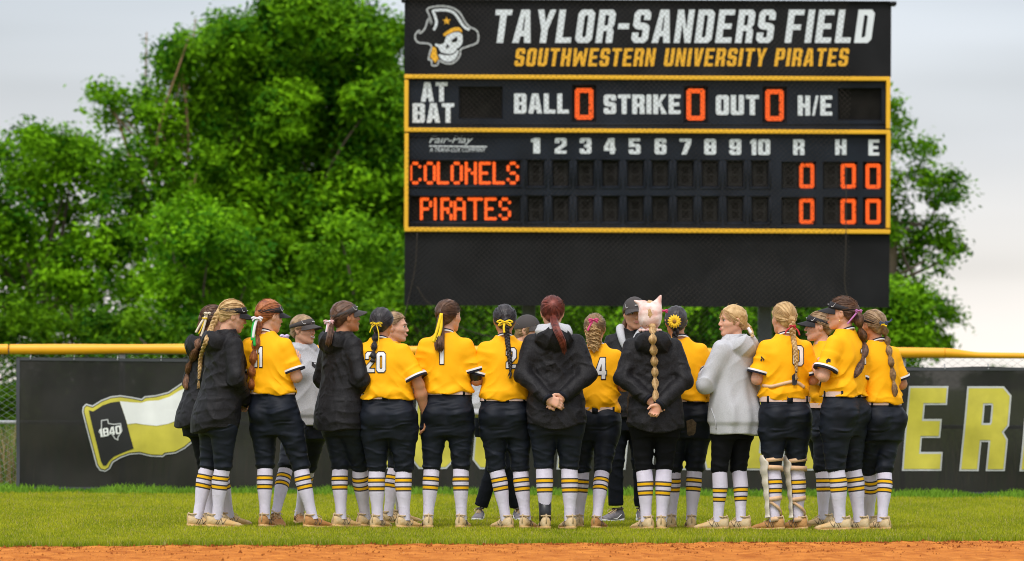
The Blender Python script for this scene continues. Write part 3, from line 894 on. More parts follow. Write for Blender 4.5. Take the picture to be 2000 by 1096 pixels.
# net in front of the scoreboard -------------------------------------------
NY = 62.0
M_net = mat('net_cord', (0.052, 0.043, 0.036), 0.85, spec=.1)
net = empty('backstop_net', (0, NY, 0))
tag(net, 'dark diamond mesh net hanging in front of the scoreboard', 'net')
def netp(px, py): 
    q = at(px, py, NY); return np.array([q[0], 0, q[2]])
lt = netp(800, -40); rb = netp(1655, 690)
x0n, x1n, z0n, z1n = lt[0], rb[0], 0.9, lt[2]
Vn, Fn = [], []; k = 0
def strand(p, q, r=.0015, n=10):
    global k
    u = np.linspace(0, 1, n)[:, None]; P = p+(q-p)*u
    P[:, 1] += .06*np.sin(P[:, 0]*1.1)+.03*np.sin(P[:, 2]*2.3)
    P[:, 0] += .02*np.sin(P[:, 2]*3.1)*1.0; P[:, 2] += .02*np.sin(P[:, 0]*2.7)
    o = np.array([[r, 0, 0], [-r*.5, 0, r*.87], [-r*.5, 0, -r*.87]])
    Vn.append((P[:, None]+o[None]).reshape(-1, 3))
    for i in range(n-1):
        for j in range(3): Fn.append((k+i*3+j, k+i*3+(j+1) % 3, k+i*3+3+(j+1) % 3, k+i*3+3+j))
    k += n*3
hgt = z1n-z0n; wid = x1n-x0n
for sgn in (1, -1):
    for c in np.arange(-hgt, wid, 0.062):
        a = max(0, -c); b = min(hgt, wid-c)
        if b-a < .05: continue
        if sgn > 0: p = np.array([x0n+c+a, 0, z0n+a]); q = np.array([x0n+c+b, 0, z0n+b])
        else: p = np.array([x0n+c+a, 0, z1n-a]); q = np.array([x0n+c+b, 0, z1n-b])
        strand(p, q)
mesh_obj('mesh_cords', np.concatenate(Vn), np.array(Fn), M_net, net)
mb = MB()
mb.tube(smooth_path([netp(815, 455), netp(811, 520), netp(800, 575), netp(785, 640)], 20), .006, 5); mb.build('border_rope', M_net, net); mb = MB()
mb.tube(smooth_path([netp(1653, 325), netp(1652, 480), netp(1650, 555), netp(1662, 600)], 20), .006, 5); mb.build('border_rope', M_net, net); mb = MB()
mb.tube(smooth_path([netp(815, 560), netp(835, 590), netp(900, 640), netp(1000, 668)], 20), .006, 5)
mb.build('border_rope', M_net, net)
for px in (770, 1675):
    pass

# ------------------------------------------------------------------ trees
M_bark = mat('bark', (0.10, 0.072, 0.048), 0.9, var=.35, vscale=6, bump=.6, bscale=25, stretch=(1, 1, .25))
M_twig = mat('dry_branch', (0.26, 0.15, 0.072), 0.85, var=.3, vscale=5)
M_leaf = mat('leaf', (1, 1, 1), 0.75, spec=0.06, translucent=0.25, attr='tint')
def leaves(name, parent, blobs, n_per, size, c0, c1, root, seed=1, clump=.30, dens=125):
    """blobs: (centre xyz, radius); twig-sized clumps of small leaves through each blob"""
    g = np.random.default_rng(seed)
    P, Cc, Nn = [], [], []
    for c, r in blobs:
        nc = max(5, int(dens*(r/0.8)**2))
        d = g.normal(size=(nc, 3)); d /= np.linalg.norm(d, axis=1, keepdims=True)
        rr = r*g.uniform(.35, 1.05, nc)**.6
        cc = np.asarray(c)+d*rr[:, None]*[1, 1, .9]
        tone = np.clip(.48+.42*snoise(cc, 1.9, seed)+g.normal(0, .16, nc), 0, 1)
        for q, t, dd in zip(cc, tone, d):
            n = int(n_per*g.uniform(.6, 1.4))
            cr_ = clump*g.uniform(.6, 1.3)
            o = g.normal(size=(n, 3))*cr_*[.5, .5, .36]
            P.append(q+o)
            tt = np.clip(t+g.normal(0, .16, n), 0, 1)[:, None]
            Cc.append(c0*(1-tt)+c1*tt)
            nn = g.normal(size=(n, 3))*.55+dd*.75+[0, 0, .85]
            Nn.append(nn)
    P = np.concatenate(P); Cc = np.concatenate(Cc); Nn = np.concatenate(Nn)
    Nn /= np.linalg.norm(Nn, axis=1, keepdims=True)
    n = len(P)
    a = np.cross(Nn, g.normal(size=(n, 3))); a /= np.linalg.norm(a, axis=1, keepdims=True)
    b = np.cross(Nn, a)
    s = size*g.uniform(.6, 1.3, (n, 1))
    V = np.stack([P-a*s*.5, P+b*s*.24-a*s*.05, P+a*s*.55-Nn*s*.12, P-b*s*.24-a*s*.05], 1).reshape(-1, 3)-np.asarray(root)
    k = np.arange(n)[:, None]*4
    o = mesh_obj(name, V, (k+[[0, 1, 2, 3]]).astype(int), M_leaf, parent)
    color_attr(o, np.repeat(Cc, 4, 0))
    return o
def limb(mb, p, q, r0, r1, g, depth=0, root=(0, 0, 0)):
    p = np.asarray(p, float); q = np.asarray(q, float)
    mid = (p+q)/2+g.normal(0, .06, 3)*np.linalg.norm(q-p)
    pts = smooth_path([p, mid, q], 8)-np.asarray(root)
    mb.tube(pts, np.linspace(r0, r1, 8), 7)
def tree(name, label, px_base, Y, blobs_px, seed, c0, c1, n_per=44, size=.115, fork_py=560, group=None, clump=.30, depth=1.3, cat='tree', bark=None, limbs=.35):
    g = np.random.default_rng(seed)
    rt = at(px_base, 751, Y); root = np.array([rt[0], Y, 0.0])
    t = empty(name, root); tag(t, label, cat, group)
    blobs = []
    for bx, by, br in blobs_px:
        c = at(bx, by, Y); r = br/F*Y
        c[1] += g.uniform(-depth, depth)
        blobs.append((c, r))
    mb = MB()
    fork = at(px_base, fork_py, Y)
    h = fork[2]
    pts = smooth_path([root, root+[g.normal(0, .05), 0, h*.5], fork], 10)-root
    mb.tube(pts, np.linspace(.09+.015*h, .05+.008*h, 10), 10)
    for c, r in blobs:
        if g.uniform() < limbs:
            limb(mb, fork-[0, 0, g.uniform(0, h*.3)], c+g.normal(0, .15, 3), .035, .009, g, root=root)
    mb.build('trunk', bark or M_bark, t)
    leaves('crown', t, blobs, n_per, size, np.asarray(c0), np.asarray(c1), root, seed+50, clump)
    return t
def fill(poly_rows, step, r, g):
    """blobs over a silhouette given as rows (y, x0, x1)"""
    out = []
    ys = [p[0] for p in poly_rows]
    y = ys[0]
    while y <= ys[-1]:
        a = np.interp(y, ys, [p[1] for p in poly_rows]); b = np.interp(y, ys, [p[2] for p in poly_rows])
        x = a+r*.7
        while x <= b-r*.4:
            out.append((x+g.uniform(-.3, .3)*step, y+g.uniform(-.3, .3)*step, r*g.uniform(.6, 1.15)))
            x += step
        y += step
    return out
G0 = np.array([0.018, 0.098, 0.004]); G1 = np.array([0.215, 0.465, 0.008])
g = np.random.default_rng(21)
rows = [(28, 520, 700), (70, 440, 740), (120, 395, 800), (180, 385, 830), (260, 400, 840), (360, 390, 850), (470, 380, 860), (580, 370, 860), (670, 380, 850)]
bl = fill(rows, 62, 52, g)+fill(rows, 66, 56, g)+[(425, 45, 22), (430, 70, 26), (440, 100, 30), (560, 25, 36), (620, 18, 40), (680, 32, 40), (650, 5, 26), (520, 60, 34), (730, 60, 36), (770, 75, 32), (470, 85, 34), (590, 5, 30), (410, 62, 16)]
tree('tall_tree', 'tallest broad green tree standing left of the scoreboard', 585, 88, bl, 31, G0, G1, 46, .13, 560, depth=1.8)
rows = [(95, 335, 400), (170, 300, 420), (230, 280, 440), (330, 250, 450), (450, 260, 450), (560, 270, 460), (660, 280, 450)]
bl = fill(rows, 56, 42, g)+[(318, 90, 18), (325, 115, 20), (355, 75, 18), (372, 90, 18), (345, 130, 26), (210, 185, 20), (235, 200, 24), (262, 215, 24), (225, 235, 20), (205, 225, 16), (290, 180, 22), (190, 172, 10)]
tree('twiggy_tree', 'thin crowned green tree with bare brown limbs left of the tallest tree', 337, 86.5, bl, 33, G0*1.0, G1*.95, 34, .115, 430, bark=M_twig, limbs=.9)
rows = [(300, -60, 20), (330, -160, 130), (275, 60, 90)][:0]+[(285, 40, 180), (330, -40, 250), (400, -120, 270), (500, -160, 280), (600, -180, 300), (670, -180, 290)]
bl = fill(rows, 58, 46, g)+[(60, 262, 20), (80, 275, 22), (110, 275, 22), (10, 285, 20), (140, 285, 26), (170, 300, 26), (5, 300, 18), (215, 320, 30)]
tree('bushy_tree', 'low bushy green tree at the far left behind the fence', 95, 84, bl, 37, G0*.95, G1, 44, .115, 600)
rows = [(400, 330, 400), (440, 300, 470), (520, 300, 520), (600, 310, 540), (665, 320, 530)]
bl = fill(rows, 54, 40, g)+[(400, 415, 22), (440, 430, 26), (330, 410, 24)]
tree('young_tree', 'bright green young tree in front of the tallest tree, left of the scoreboard', 420, 80, bl, 41, G0*1.3, G1*1.12, 42, .105, 640, depth=.8)
rows = [(455, 640, 760), (520, 600, 790), (600, 590, 800), (665, 590, 800)]
bl = fill(rows, 56, 40, g)
tree('leaning_tree', 'green tree pressed against the left edge of the scoreboard', 700, 82, bl, 43, G0, G1*.95, 38, .11, 630, depth=.8)
# right of the scoreboard
bl = [(1745, 205, 16), (1750, 240, 18), (1745, 275, 16), (1790, 295, 14), (1815, 285, 14), (1760, 350, 22), (1800, 345, 24), (1835, 360, 20), (1860, 345, 14), (1855, 385, 16), (1875, 378, 10), (1830, 385, 14), (1755, 400, 24), (1770, 450, 28), (1815, 455, 28), (1850, 460, 22), (1865, 485, 14), (1790, 490, 30), (1755, 520, 26), (1830, 515, 20), (1840, 440, 18), (1750, 570, 28), (1790, 560, 22), (1810, 590, 24), (1770, 620, 34), (1820, 640, 30), (1840, 600, 18), (1862, 612, 10), (1760, 665, 30), (1810, 672, 30), (1845, 668, 16), (1730, 450, 30), (1720, 350, 30), (1720, 560, 30)]
tree('slender_tree', 'sparse open crowned tree rising past the right edge of the scoreboard', 1745, 84, bl, 47, G0*.9, G1*.72, 44, .10, 420, clump=.24, depth=.5)
# shrubs seen under the scoreboard
for i, (x0, x1, y0, lab) in enumerate(((780, 960, 585, 'dark green shrub below the left end of the scoreboard'), (940, 1130, 560, 'green shrub between the scoreboard posts, left one'), (1110, 1320, 575, 'brighter green shrub below the middle of the scoreboard'), (1300, 1480, 560, 'green shrub beside the right scoreboard post'), (1470, 1640, 575, 'green shrub right of the right scoreboard post'), (1620, 1790, 580, 'green shrub below the right end of the scoreboard'))):
    bl = fill([(y0, x0, x1), (690, x0-10, x1+10), (760, x0, x1)], 42, 36, g)+fill([(y0+10, x0, x1), (690, x0-10, x1+10), (750, x0, x1)], 46, 40, g)
    k_ = [.75, .8, 1.0, 1.05, .8, .9][i]
    tree('shrub', lab, (x0+x1)/2, 76+(i % 3)*1.2, bl, 60+i, G0*k_, G1*k_, 46, .105, 700, 'shrubs behind the fence', depth=.9, cat='shrub')
for i, (x0, x1, y0, lab) in enumerate(((-160, 60, 610, 'dark shrub at the left edge behind the end of the fence banner'), (50, 260, 640, 'dark shrub behind the flag end of the banner'), (240, 450, 650, 'dark shrub behind the fence at the left group of players'), (430, 640, 640, 'dark shrub under the tallest tree'), (620, 800, 640, 'dark shrub left of the scoreboard foot'))):
    bl = fill([(y0, x0, x1), (700, x0-10, x1+10), (880, x0, x1)], 50, 40, g)
    tree('shrub', lab, (x0+x1)/2, 77+(i % 2)*1.2, bl, 80+i, G0*.7, G1*.65, 40, .10, 720, 'shrubs behind the fence', depth=.6, cat='shrub')
# far tree line right
bl = fill([(742, 1900, 2140), (752, 1880, 2160)], 16, 12, g)
mb_t = empty('distant_trees', at(2000, 751, 260)*[1, 1, 0])
tag(mb_t, 'dark line of trees far off beyond the right end of the fence', 'tree line', kind='stuff')
leaves('crown', mb_t, [(at(x, y, 260), r/F*260) for x, y, r in bl], 50, .30, G0*.6, G1*.4, np.array(mb_t.location), 77, .5)
# ------------------------------------------------------------------ people: materials
SKIN = {'fair': (0.66, 0.36, 0.24), 'tan': (0.50, 0.235, 0.125), 'olive': (0.55, 0.275, 0.165), 'brown': (0.30, 0.125, 0.062)}
M_skin = {k: mat('skin_'+k, v, 0.55, var=.07, vscale=14, spec=.3, sss=.25) for k, v in SKIN.items()}
HAIR = {'blonde': ((0.40, 0.235, 0.085), (0.62, 0.42, 0.19)), 'brown': ((0.055, 0.024, 0.012), (0.15, 0.070, 0.034)), 'dark': ((0.010, 0.008, 0.009), (0.040, 0.032, 0.034)),
        'red': ((0.20, 0.050, 0.012), (0.44, 0.145, 0.038)), 'auburn': ((0.085, 0.018, 0.014), (0.24, 0.055, 0.035)), 'mid': ((0.17, 0.095, 0.040), (0.38, 0.245, 0.12)), 'chestnut': ((0.10, 0.042, 0.018), (0.24, 0.11, 0.05))}
M_hair = {k: mat('hair_'+k, v[0], 0.42, col2=v[1], vscale=26, spec=.45, bump=.35, bscale=130) for k, v in HAIR.items()}
M_jersey = mat('gold_jersey_knit', (0.97, 0.445, 0.003), 0.7, wr=(5.0, .8, .035, (1, 1, .8)), var=.03, vscale=5, bump=.12, bscale=420, spec=.2, bdist=.004)
M_navy = mat('navy_trim', (0.012, 0.012, 0.022), 0.7, spec=.2)
M_white = mat('white_trim', (0.78, 0.77, 0.77), 0.7, spec=.2)
M_pants = mat('black_softball_pants', (0.0072, 0.0100, 0.0170), 0.60, var=.25, vscale=9, bump=.2, bscale=300, spec=.22, wr=(6.0, .8, .035, (.8, .8, 1.9)), bdist=.003)
M_tights = mat('black_tights', (0.0055, 0.0058, 0.0070), 0.7, bump=.2, bscale=300, spec=.10)
M_track = mat('black_track_pants', (0.006, 0.0075, 0.012), 0.75, bump=.3, bscale=200, spec=.10)
M_jacket = mat('black_rain_jacket', (0.0110, 0.0104, 0.0118), 0.60, var=.75, vscale=130, bump=.15, bscale=60, spec=.20, wr=(8.0, .6, .030, (1, 1, 1.25)), detail=3, bdist=.006, vmin=.3, vmax=.7)
M_lining = mat('jacket_lining', (0.010, 0.012, 0.020), 0.7, spec=.2)
M_hoodie = mat('grey_heather_fleece', (0.46, 0.465, 0.485), 0.9, var=.10, vscale=140, wr=(4.0, .5, .04, (1.2, 1.2, .6)), bump=.15, bscale=90, spec=.1, bdist=.005)
M_socks = mat('white_sock', (0.66, 0.612, 0.72), 0.85, wr=(14.0, .25, .01, (1, 1, 1.4)), var=.04, vscale=30, bump=.35, bscale=160, spec=.1, stretch=(1, 1, .35), bdist=.006)
M_sockY = mat('sock_yellow_stripe', (0.82, 0.44, 0.010), 0.85, spec=.1)
M_sockB = mat('sock_dark_stripe', (0.055, 0.050, 0.052), 0.85, spec=.1, var=.3, vscale=60)
M_belt = mat('pale_belt', (0.72, 0.52, 0.44), 0.6, var=.05)
M_shoe = {'cream': mat('dusty_cream_shoe', (0.62, 0.49, 0.30), 0.7, col2=(0.58, 0.36, 0.13), vscale=11, bump=.3, bscale=70), 'tan': mat('clay_stained_shoe', (0.56, 0.35, 0.15), 0.75, col2=(0.44, 0.22, 0.07), vscale=11, bump=.3, bscale=70),
          'rust': mat('rust_stained_shoe', (0.50, 0.26, 0.085), 0.75, col2=(0.38, 0.16, 0.04), vscale=12, bump=.3, bscale=70), 'grey': mat('grey_knit_shoe', (0.16, 0.145, 0.16), 0.8, var=.25, vscale=30, bump=.3, bscale=90)}
M_sole = mat('shoe_sole', (0.52, 0.32, 0.12), 0.7, var=.2, vscale=14)
M_soleW = mat('pale_shoe_sole', (0.6, 0.6, 0.6), 0.7)
M_mark = mat('shoe_dark_mark', (0.10, 0.07, 0.045), 0.7)
M_lace = mat('shoe_lace', (0.52, 0.38, 0.22), 0.8)
M_visor = mat('black_visor', (0.018, 0.016, 0.018), 0.65, bump=.2, bscale=300, spec=.25)
M_visorG = mat('charcoal_visor', (0.058, 0.050, 0.048), 0.7, bump=.2, bscale=300, spec=.25)
M_lip = mat('lips', (0.50, 0.17, 0.14), 0.45)
M_teeth = mat('teeth', (0.80, 0.77, 0.72), 0.3)
M_eyeW = mat('eye_white', (0.72, 0.70, 0.68), 0.3)
M_iris = mat('iris', (0.05, 0.04, 0.035), 0.2)
M_gold = mat('gold_jewellery', (0.8, 0.5, 0.15), 0.3, metal=.9)
M_strap = mat('tan_strap', (0.66, 0.42, 0.24), 0.7, var=.1, vscale=20)
M_guard = mat('ivory_shin_guard', (0.62, 0.56, 0.46), 0.5, var=.12, vscale=10)
M_blackp = mat('black_plastic', (0.012, 0.012, 0.013), 0.4)
RIB = {'white': (0.78, 0.74, 0.78), 'pink': (0.72, 0.42, 0.42), 'hotpink': (0.66, 0.06, 0.20), 'green': (0.02, 0.42, 0.06), 'yellow': (0.90, 0.62, 0.01), 'red': (0.45, 0.02, 0.03), 'purple': (0.50, 0.16, 0.42), 'navy': (0.05, 0.07, 0.14), 'lilac': (0.62, 0.50, 0.72), 'cream': (0.75, 0.66, 0.5)}
M_rib = {k: mat('ribbon_'+k, v, 0.45, spec=.4) for k, v in RIB.items()}
M_bonnet = mat('pink_marbled_bonnet', (0.70, 0.40, 0.34), 0.8, col2=(0.80, 0.66, 0.61), vscale=16, bump=.3, bscale=50)
M_petal = mat('sunflower_petal', (0.90, 0.58, 0.01), 0.55)
M_seed = mat('sunflower_heart', (0.30, 0.15, 0.02), 0.8)
M_stain = mat('dirt_stain', (0.11, 0.075, 0.045), 0.9, var=.4, vscale=40)

# ------------------------------------------------------------------ distance fields
def rotz(a):
    c, s = math.cos(a), math.sin(a); return np.array([[c, -s, 0], [s, c, 0], [0, 0, 1.0]])
def rotx(a):
    c, s = math.cos(a), math.sin(a); return np.array([[1.0, 0, 0], [0, c, -s], [0, s, c]])
def roty(a):
    c, s = math.cos(a), math.sin(a); return np.array([[c, 0, s], [0, 1.0, 0], [-s, 0, c]])
def d_cone(p, a, b, ra, rb):
    a = np.asarray(a, float); ba = np.asarray(b, float)-a
    pa = p-a
    t = np.clip(pa @ ba/max(ba @ ba, 1e-9), 0, 1)
    return np.linalg.norm(pa-t[:, None]*ba, axis=1)-(ra+(rb-ra)*t)
def d_ell(p, c, r, Rm=None):
    q = p-np.asarray(c)
    if Rm is not None: q = q @ Rm
    r = np.asarray(r, float)
    k0 = np.linalg.norm(q/r, axis=1); k1 = np.linalg.norm(q/(r*r), axis=1)
    return k0*(k0-1)/np.maximum(k1, 1e-6)
def smin(a, b, k):
    h = np.clip(.5+.5*(b-a)/k, 0, 1)
    return b+(a-b)*h-k*h*(1-h)
def smax(a, b, k): return -smin(-a, -b, k)
def fold(p, f, seed=0): return snoise(p, f, seed)
def crease(x): return 1-2*np.sqrt(np.abs(np.sin(x*.5)))

class Person: pass

TOR = {  # half width, half depth, y offset along the trunk
 'tee': [(.93,.182,.130,-.005),(.97,.188,.138,-.005),(1.02,.186,.138,-.002),(1.08,.178,.130,.0),(1.20,.166,.122,.0),(1.29,.170,.120,-.002),(1.35,.162,.104,-.008),(1.405,.132,.082,-.012),(1.445,.090,.064,-.012),(1.475,.060,.056,-.008)],
 'jacket': [(.70,.200,.168,-.020),(.82,.206,.174,-.022),(.92,.202,.164,-.016),(1.02,.188,.144,-.006),(1.12,.178,.134,.0),(1.22,.176,.130,.0),(1.31,.172,.126,-.004),(1.36,.158,.110,-.01),(1.41,.126,.090,-.012),(1.455,.098,.076,-.010),(1.49,.075,.070,-.004)],
 'body': [(.90,.140,.095,0),(1.05,.125,.085,0),(1.2,.130,.085,0),(1.30,.14,.085,0),(1.38,.145,.075,-.008),(1.42,.115,.060,-.01),(1.45,.065,.052,-.008)],
 'hips': [(.70,.150,.105,.0),(.78,.182,.122,-.005),(.84,.192,.128,-.008),(.90,.186,.126,-.010),(.96,.176,.118,-.006),(1.02,.166,.110,.0),(1.07,.158,.104,.0)],
}
def loft(P, prof, grow=0.0, n=2.3, wide=1.0):
    k, w = P.k, P.w*wide
    pr = np.array(TOR[prof], float)
    z = np.linspace(pr[0, 0], pr[-1, 0], 80)
    cols = [np.interp(z, pr[:, 0], pr[:, i]) for i in (1, 2, 3)]
    ker = np.ones(9)/9
    cols = [np.convolve(np.pad(c, 4, mode='edge'), ker, 'valid') for c in cols]
    zk = z*k
    A, Bd, Cy = cols[0]*k*w+grow, cols[1]*k*(.4+.6*w)+grow, cols[2]*k
    def f(p):
        q = P.to_local(p)
        zz = q[:, 2]
        a = np.interp(zz, zk, A); b = np.interp(zz, zk, Bd); cy = np.interp(zz, zk, Cy)
        x = np.abs(q[:, 0])/a; y = np.abs(q[:, 1]-cy)/b
        r = (x**n+y**n)**(1/n)
        d = (r-1)*np.minimum(a, b)
        return np.maximum(d, np.maximum(zz-zk[-1], zk[0]-zz))
    return f

def setup(P):
    """joints of the figure in the frame of its root (axes along the world)"""
    k = P.k
    P.Rb = rotz(P.psi); P.Rp = rotz(P.psi_p)
    # pelvis axis at c0 (x, y at hip height), neck at c1
    P.c0 = np.array([P.hx, P.hy]); P.c1 = np.array([P.nx, P.ny])
    P.z0, P.z1 = .92*k, 1.44*k
    def axis(z):
        t = np.clip((np.asarray(z)-P.z0)/(P.z1-P.z0), -0.6, 1.3)
        return P.c0[None]+(P.c1-P.c0)[None]*np.atleast_1d(t)[:, None]
    P.axis = axis
    def to_local(p):
        z = p[:, 2]
        a = axis(z)
        t = np.clip((z-P.z0)/(P.z1-P.z0), 0, 1)
        ang = P.psi_p+(P.psi-P.psi_p)*t
        x, y = p[:, 0]-a[:, 0], p[:, 1]-a[:, 1]
        c, s = np.cos(ang), np.sin(ang)
        return np.stack([x*c+y*s, -x*s+y*c, z], -1)
    P.to_local = to_local
    def tor(x, y, z):
        a = axis(z*k)[0]
        q = P.Rb @ np.array([x*k, y*k, 0])
        return np.array([a[0]+q[0], a[1]+q[1], z*k])
    P.tor = tor
    ws = .35+.65*P.w
    P.sh = {s: tor(s*.152*ws, -.012, 1.368) for s in (-1, 1)}
    P.el, P.wr = {}, {}
    for s in (-1, 1):
        e, w_ = P.arms[s]
        P.el[s] = tor(s*e[0]*ws, e[1], e[2]); P.wr[s] = tor(s*w_[0]*ws, w_[1], w_[2])
    P.hip, P.kn, P.an, P.toe = {}, {}, {}, {}
    for s in (-1, 1):
        a = axis(.9*k)[0]
        h = P.Rp @ np.array([s*.088*k*P.w, -.0, 0])
        P.hip[s] = np.array([a[0]+h[0], a[1]+h[1], .88*k])
        fx, fy, yaw, lift = P.feet[s]
        d = np.array([-math.sin(yaw), math.cos(yaw), 0])
        P.toe[s] = d
        P.an[s] = np.array([fx, fy, .085*k+lift])
        kn = P.hip[s]+(P.an[s]-P.hip[s])*.515
        fwd = P.Rp @ np.array([0, 1.0, 0])
        kk = P.knees.get(s)
        P.kn[s] = kn+(fwd*.6+d*.4)*.022*k+(np.array([kk[0], kk[1], 0]) if kk else 0)
    # head
    P.Rh = rotz(P.hyaw) @ roty(P.hroll) @ rotx(P.hpitch)
    P.hs = P.k*P.head_scale/1.0

def head_field(P):
    Rh, c, s = P.Rh, P.hc, P.hs
    def f(p):
        q = ((p-c) @ Rh)/s
        ax = np.stack([np.abs(q[:, 0]), q[:, 1], q[:, 2]], -1)
        d = d_ell(q, (0, -.012, .028), (.076, .096, .086))
        d = smin(d, d_ell(q, (0, .028, -.035), (.057, .063, .077)), .035)
        d = smin(d, d_cone(ax, (.042, -.01, -.052), (.009, .070, -.097), .021, .017), .03)
        d = smin(d, d_cone(ax, (.034, .060, -.022), (.05, .035, -.018), .022, .018), .02)       # cheek
        d = smin(d, d_cone(ax, (.0, .086, .026), (.040, .068, .022), .009, .008), .018)         # brow
        d = smax(d, -(np.linalg.norm(ax-[.031, .098, .004], axis=1)-.0145), .012)               # eye socket
        d = smin(d, d_cone(q, (0, .089, .010), (0, .106, -.027), .0062, .0090), .010)           # nose
        d = smin(d, np.linalg.norm(ax-[.009, .100, -.031], axis=1)-.0075, .006)
        d = smin(d, d_ell(ax, (.010, .090, -.057), (.016, .010, .006)), .006)
        d = smin(d, d_ell(q, (0, .090, -.068), (.018, .009, .006)), .006)
        d = smin(d, d_ell(ax, (.078, -.010, -.008), (.009, .019, .031), roty(.25)), .008)       # ear
        d = smax(d, -d_ell(ax, (.090, -.004, -.005), (.008, .010, .018)), .006)
        return d*s
    return f

def hand_prims(P, s):
    """palm and five fingers; returns list of (a, b, ra, rb, group)"""
    H = P.hands[s]; k = P.k*.98
    W = P.wr[s]
    d = np.asarray(H['dir'], float); n = np.asarray(H['nrm'], float)
    if H.get('local', True): d = P.Rb @ d; n = P.Rb @ n
    d /= np.linalg.norm(d); n -= d*(n @ d); n /= np.linalg.norm(n)
    th = np.cross(d, n)*s
    c = H.get('curl', .5)
    pr = []
    for i, (o, L) in enumerate(zip((.027, .009, -.009, -.027), (.066, .076, .072, .056))):
        kn = W+d*k*(.090-.004*abs(i-1))+th*o*k
        pr.append((W+d*.012*k+th*o*.6*k, kn, .0150*k, .0125*k, 0))
        a1 = c*(.75+.10*i); a2 = c*(1.75+.12*i)
        d1 = d*math.cos(a1)+n*math.sin(a1)+th*o*1.2; d2 = d*math.cos(a2)+n*math.sin(a2)
        m = kn+d1*L*.52*k
        pr.append((kn, m, .0098*k, .0088*k, i+1)); pr.append((m, m+d2*L*.5*k, .0088*k, .0072*k, i+1))
    b = W+d*.028*k+th*.024*k+n*.006*k
    t1 = d*.62+th*.62+n*.35; t1 /= np.linalg.norm(t1)
    t2 = d*.9+th*.2+n*.35; t2 /= np.linalg.norm(t2)
    pr.append((b, b+t1*.040*k, .0145*k, .0105*k, 5)); pr.append((b+t1*.040*k, b+t1*.040*k+t2*.034*k, .0105*k, .0078*k, 5))
    return pr

def body_mesh(P):
    k = P.k
    hf = head_field(P); lf = loft(P, 'body')
    neck0 = P.tor(0, -.015, 1.40)
    nb = P.hc+P.Rh @ np.array([0, -.022, -.055])*P.hs
    arms = []
    for s in (-1, 1):
        bare = P.top_kind == 'tee'
        g = 1.0 if bare else .8
        S, E, W = P.sh[s], P.el[s], P.wr[s]
        M = E+(W-E)*.3
        arms.append([(S, E, .050*k*g*P.w, .041*k*g), (E, M, .041*k*g, .040*k*g*P.w), (M, W, .040*k*g*P.w, .0265*k)])
    hands = {s: hand_prims(P, s) for s in (-1, 1)}
    allp = [np.asarray(x) for A in arms for (a, b, *_ ) in A for x in (a, b)]+[np.asarray(x) for h in hands.values() for (a, b, *_ ) in h for x in (a, b)]+[P.hc+[0, 0, .15], P.hc+[.14, .14, 0], P.hc-[.14, .14, 0], P.tor(-.17, -.1, .92), P.tor(.17, .1, .92)]
    lo = np.min(allp, 0)-.07; hi = np.max(allp, 0)+.07
    def f(p):
        d = lf(p)
        d = smin(d, d_cone(p, neck0, nb, .056*k, .050*k), .035)
        for A in arms:
            da = None
            for a, b, ra, rb in A:
                q = d_cone(p, a, b, ra, rb)
                da = q if da is None else smin(da, q, .02)
            d = smin(d, da, .04)
        for s in (-1, 1):
            gr = {}
            c = P.wr[s]
            nearm = np.linalg.norm(p-c, axis=1) < .30
            if not nearm.any(): continue
            pp = p[nearm]
            for a, b, ra, rb, g in hands[s]:
                q = d_cone(pp, a, b, ra, rb)
                gr[g] = q if g not in gr else (smin(gr[g], q, .012 if g == 0 else .004))
            dh = gr[0]
            for g in (1, 2, 3, 4, 5): dh = smin(dh, gr[g], .005 if g < 5 else .010)
            dn = d[nearm]
            d[nearm] = smin(dn, dh, .012)
        return smin(d, hf(p), .014)
    v, q = surfnet(f, lo, hi, .0062)
    return mesh_obj('body', v, q, P.skin, P.root)

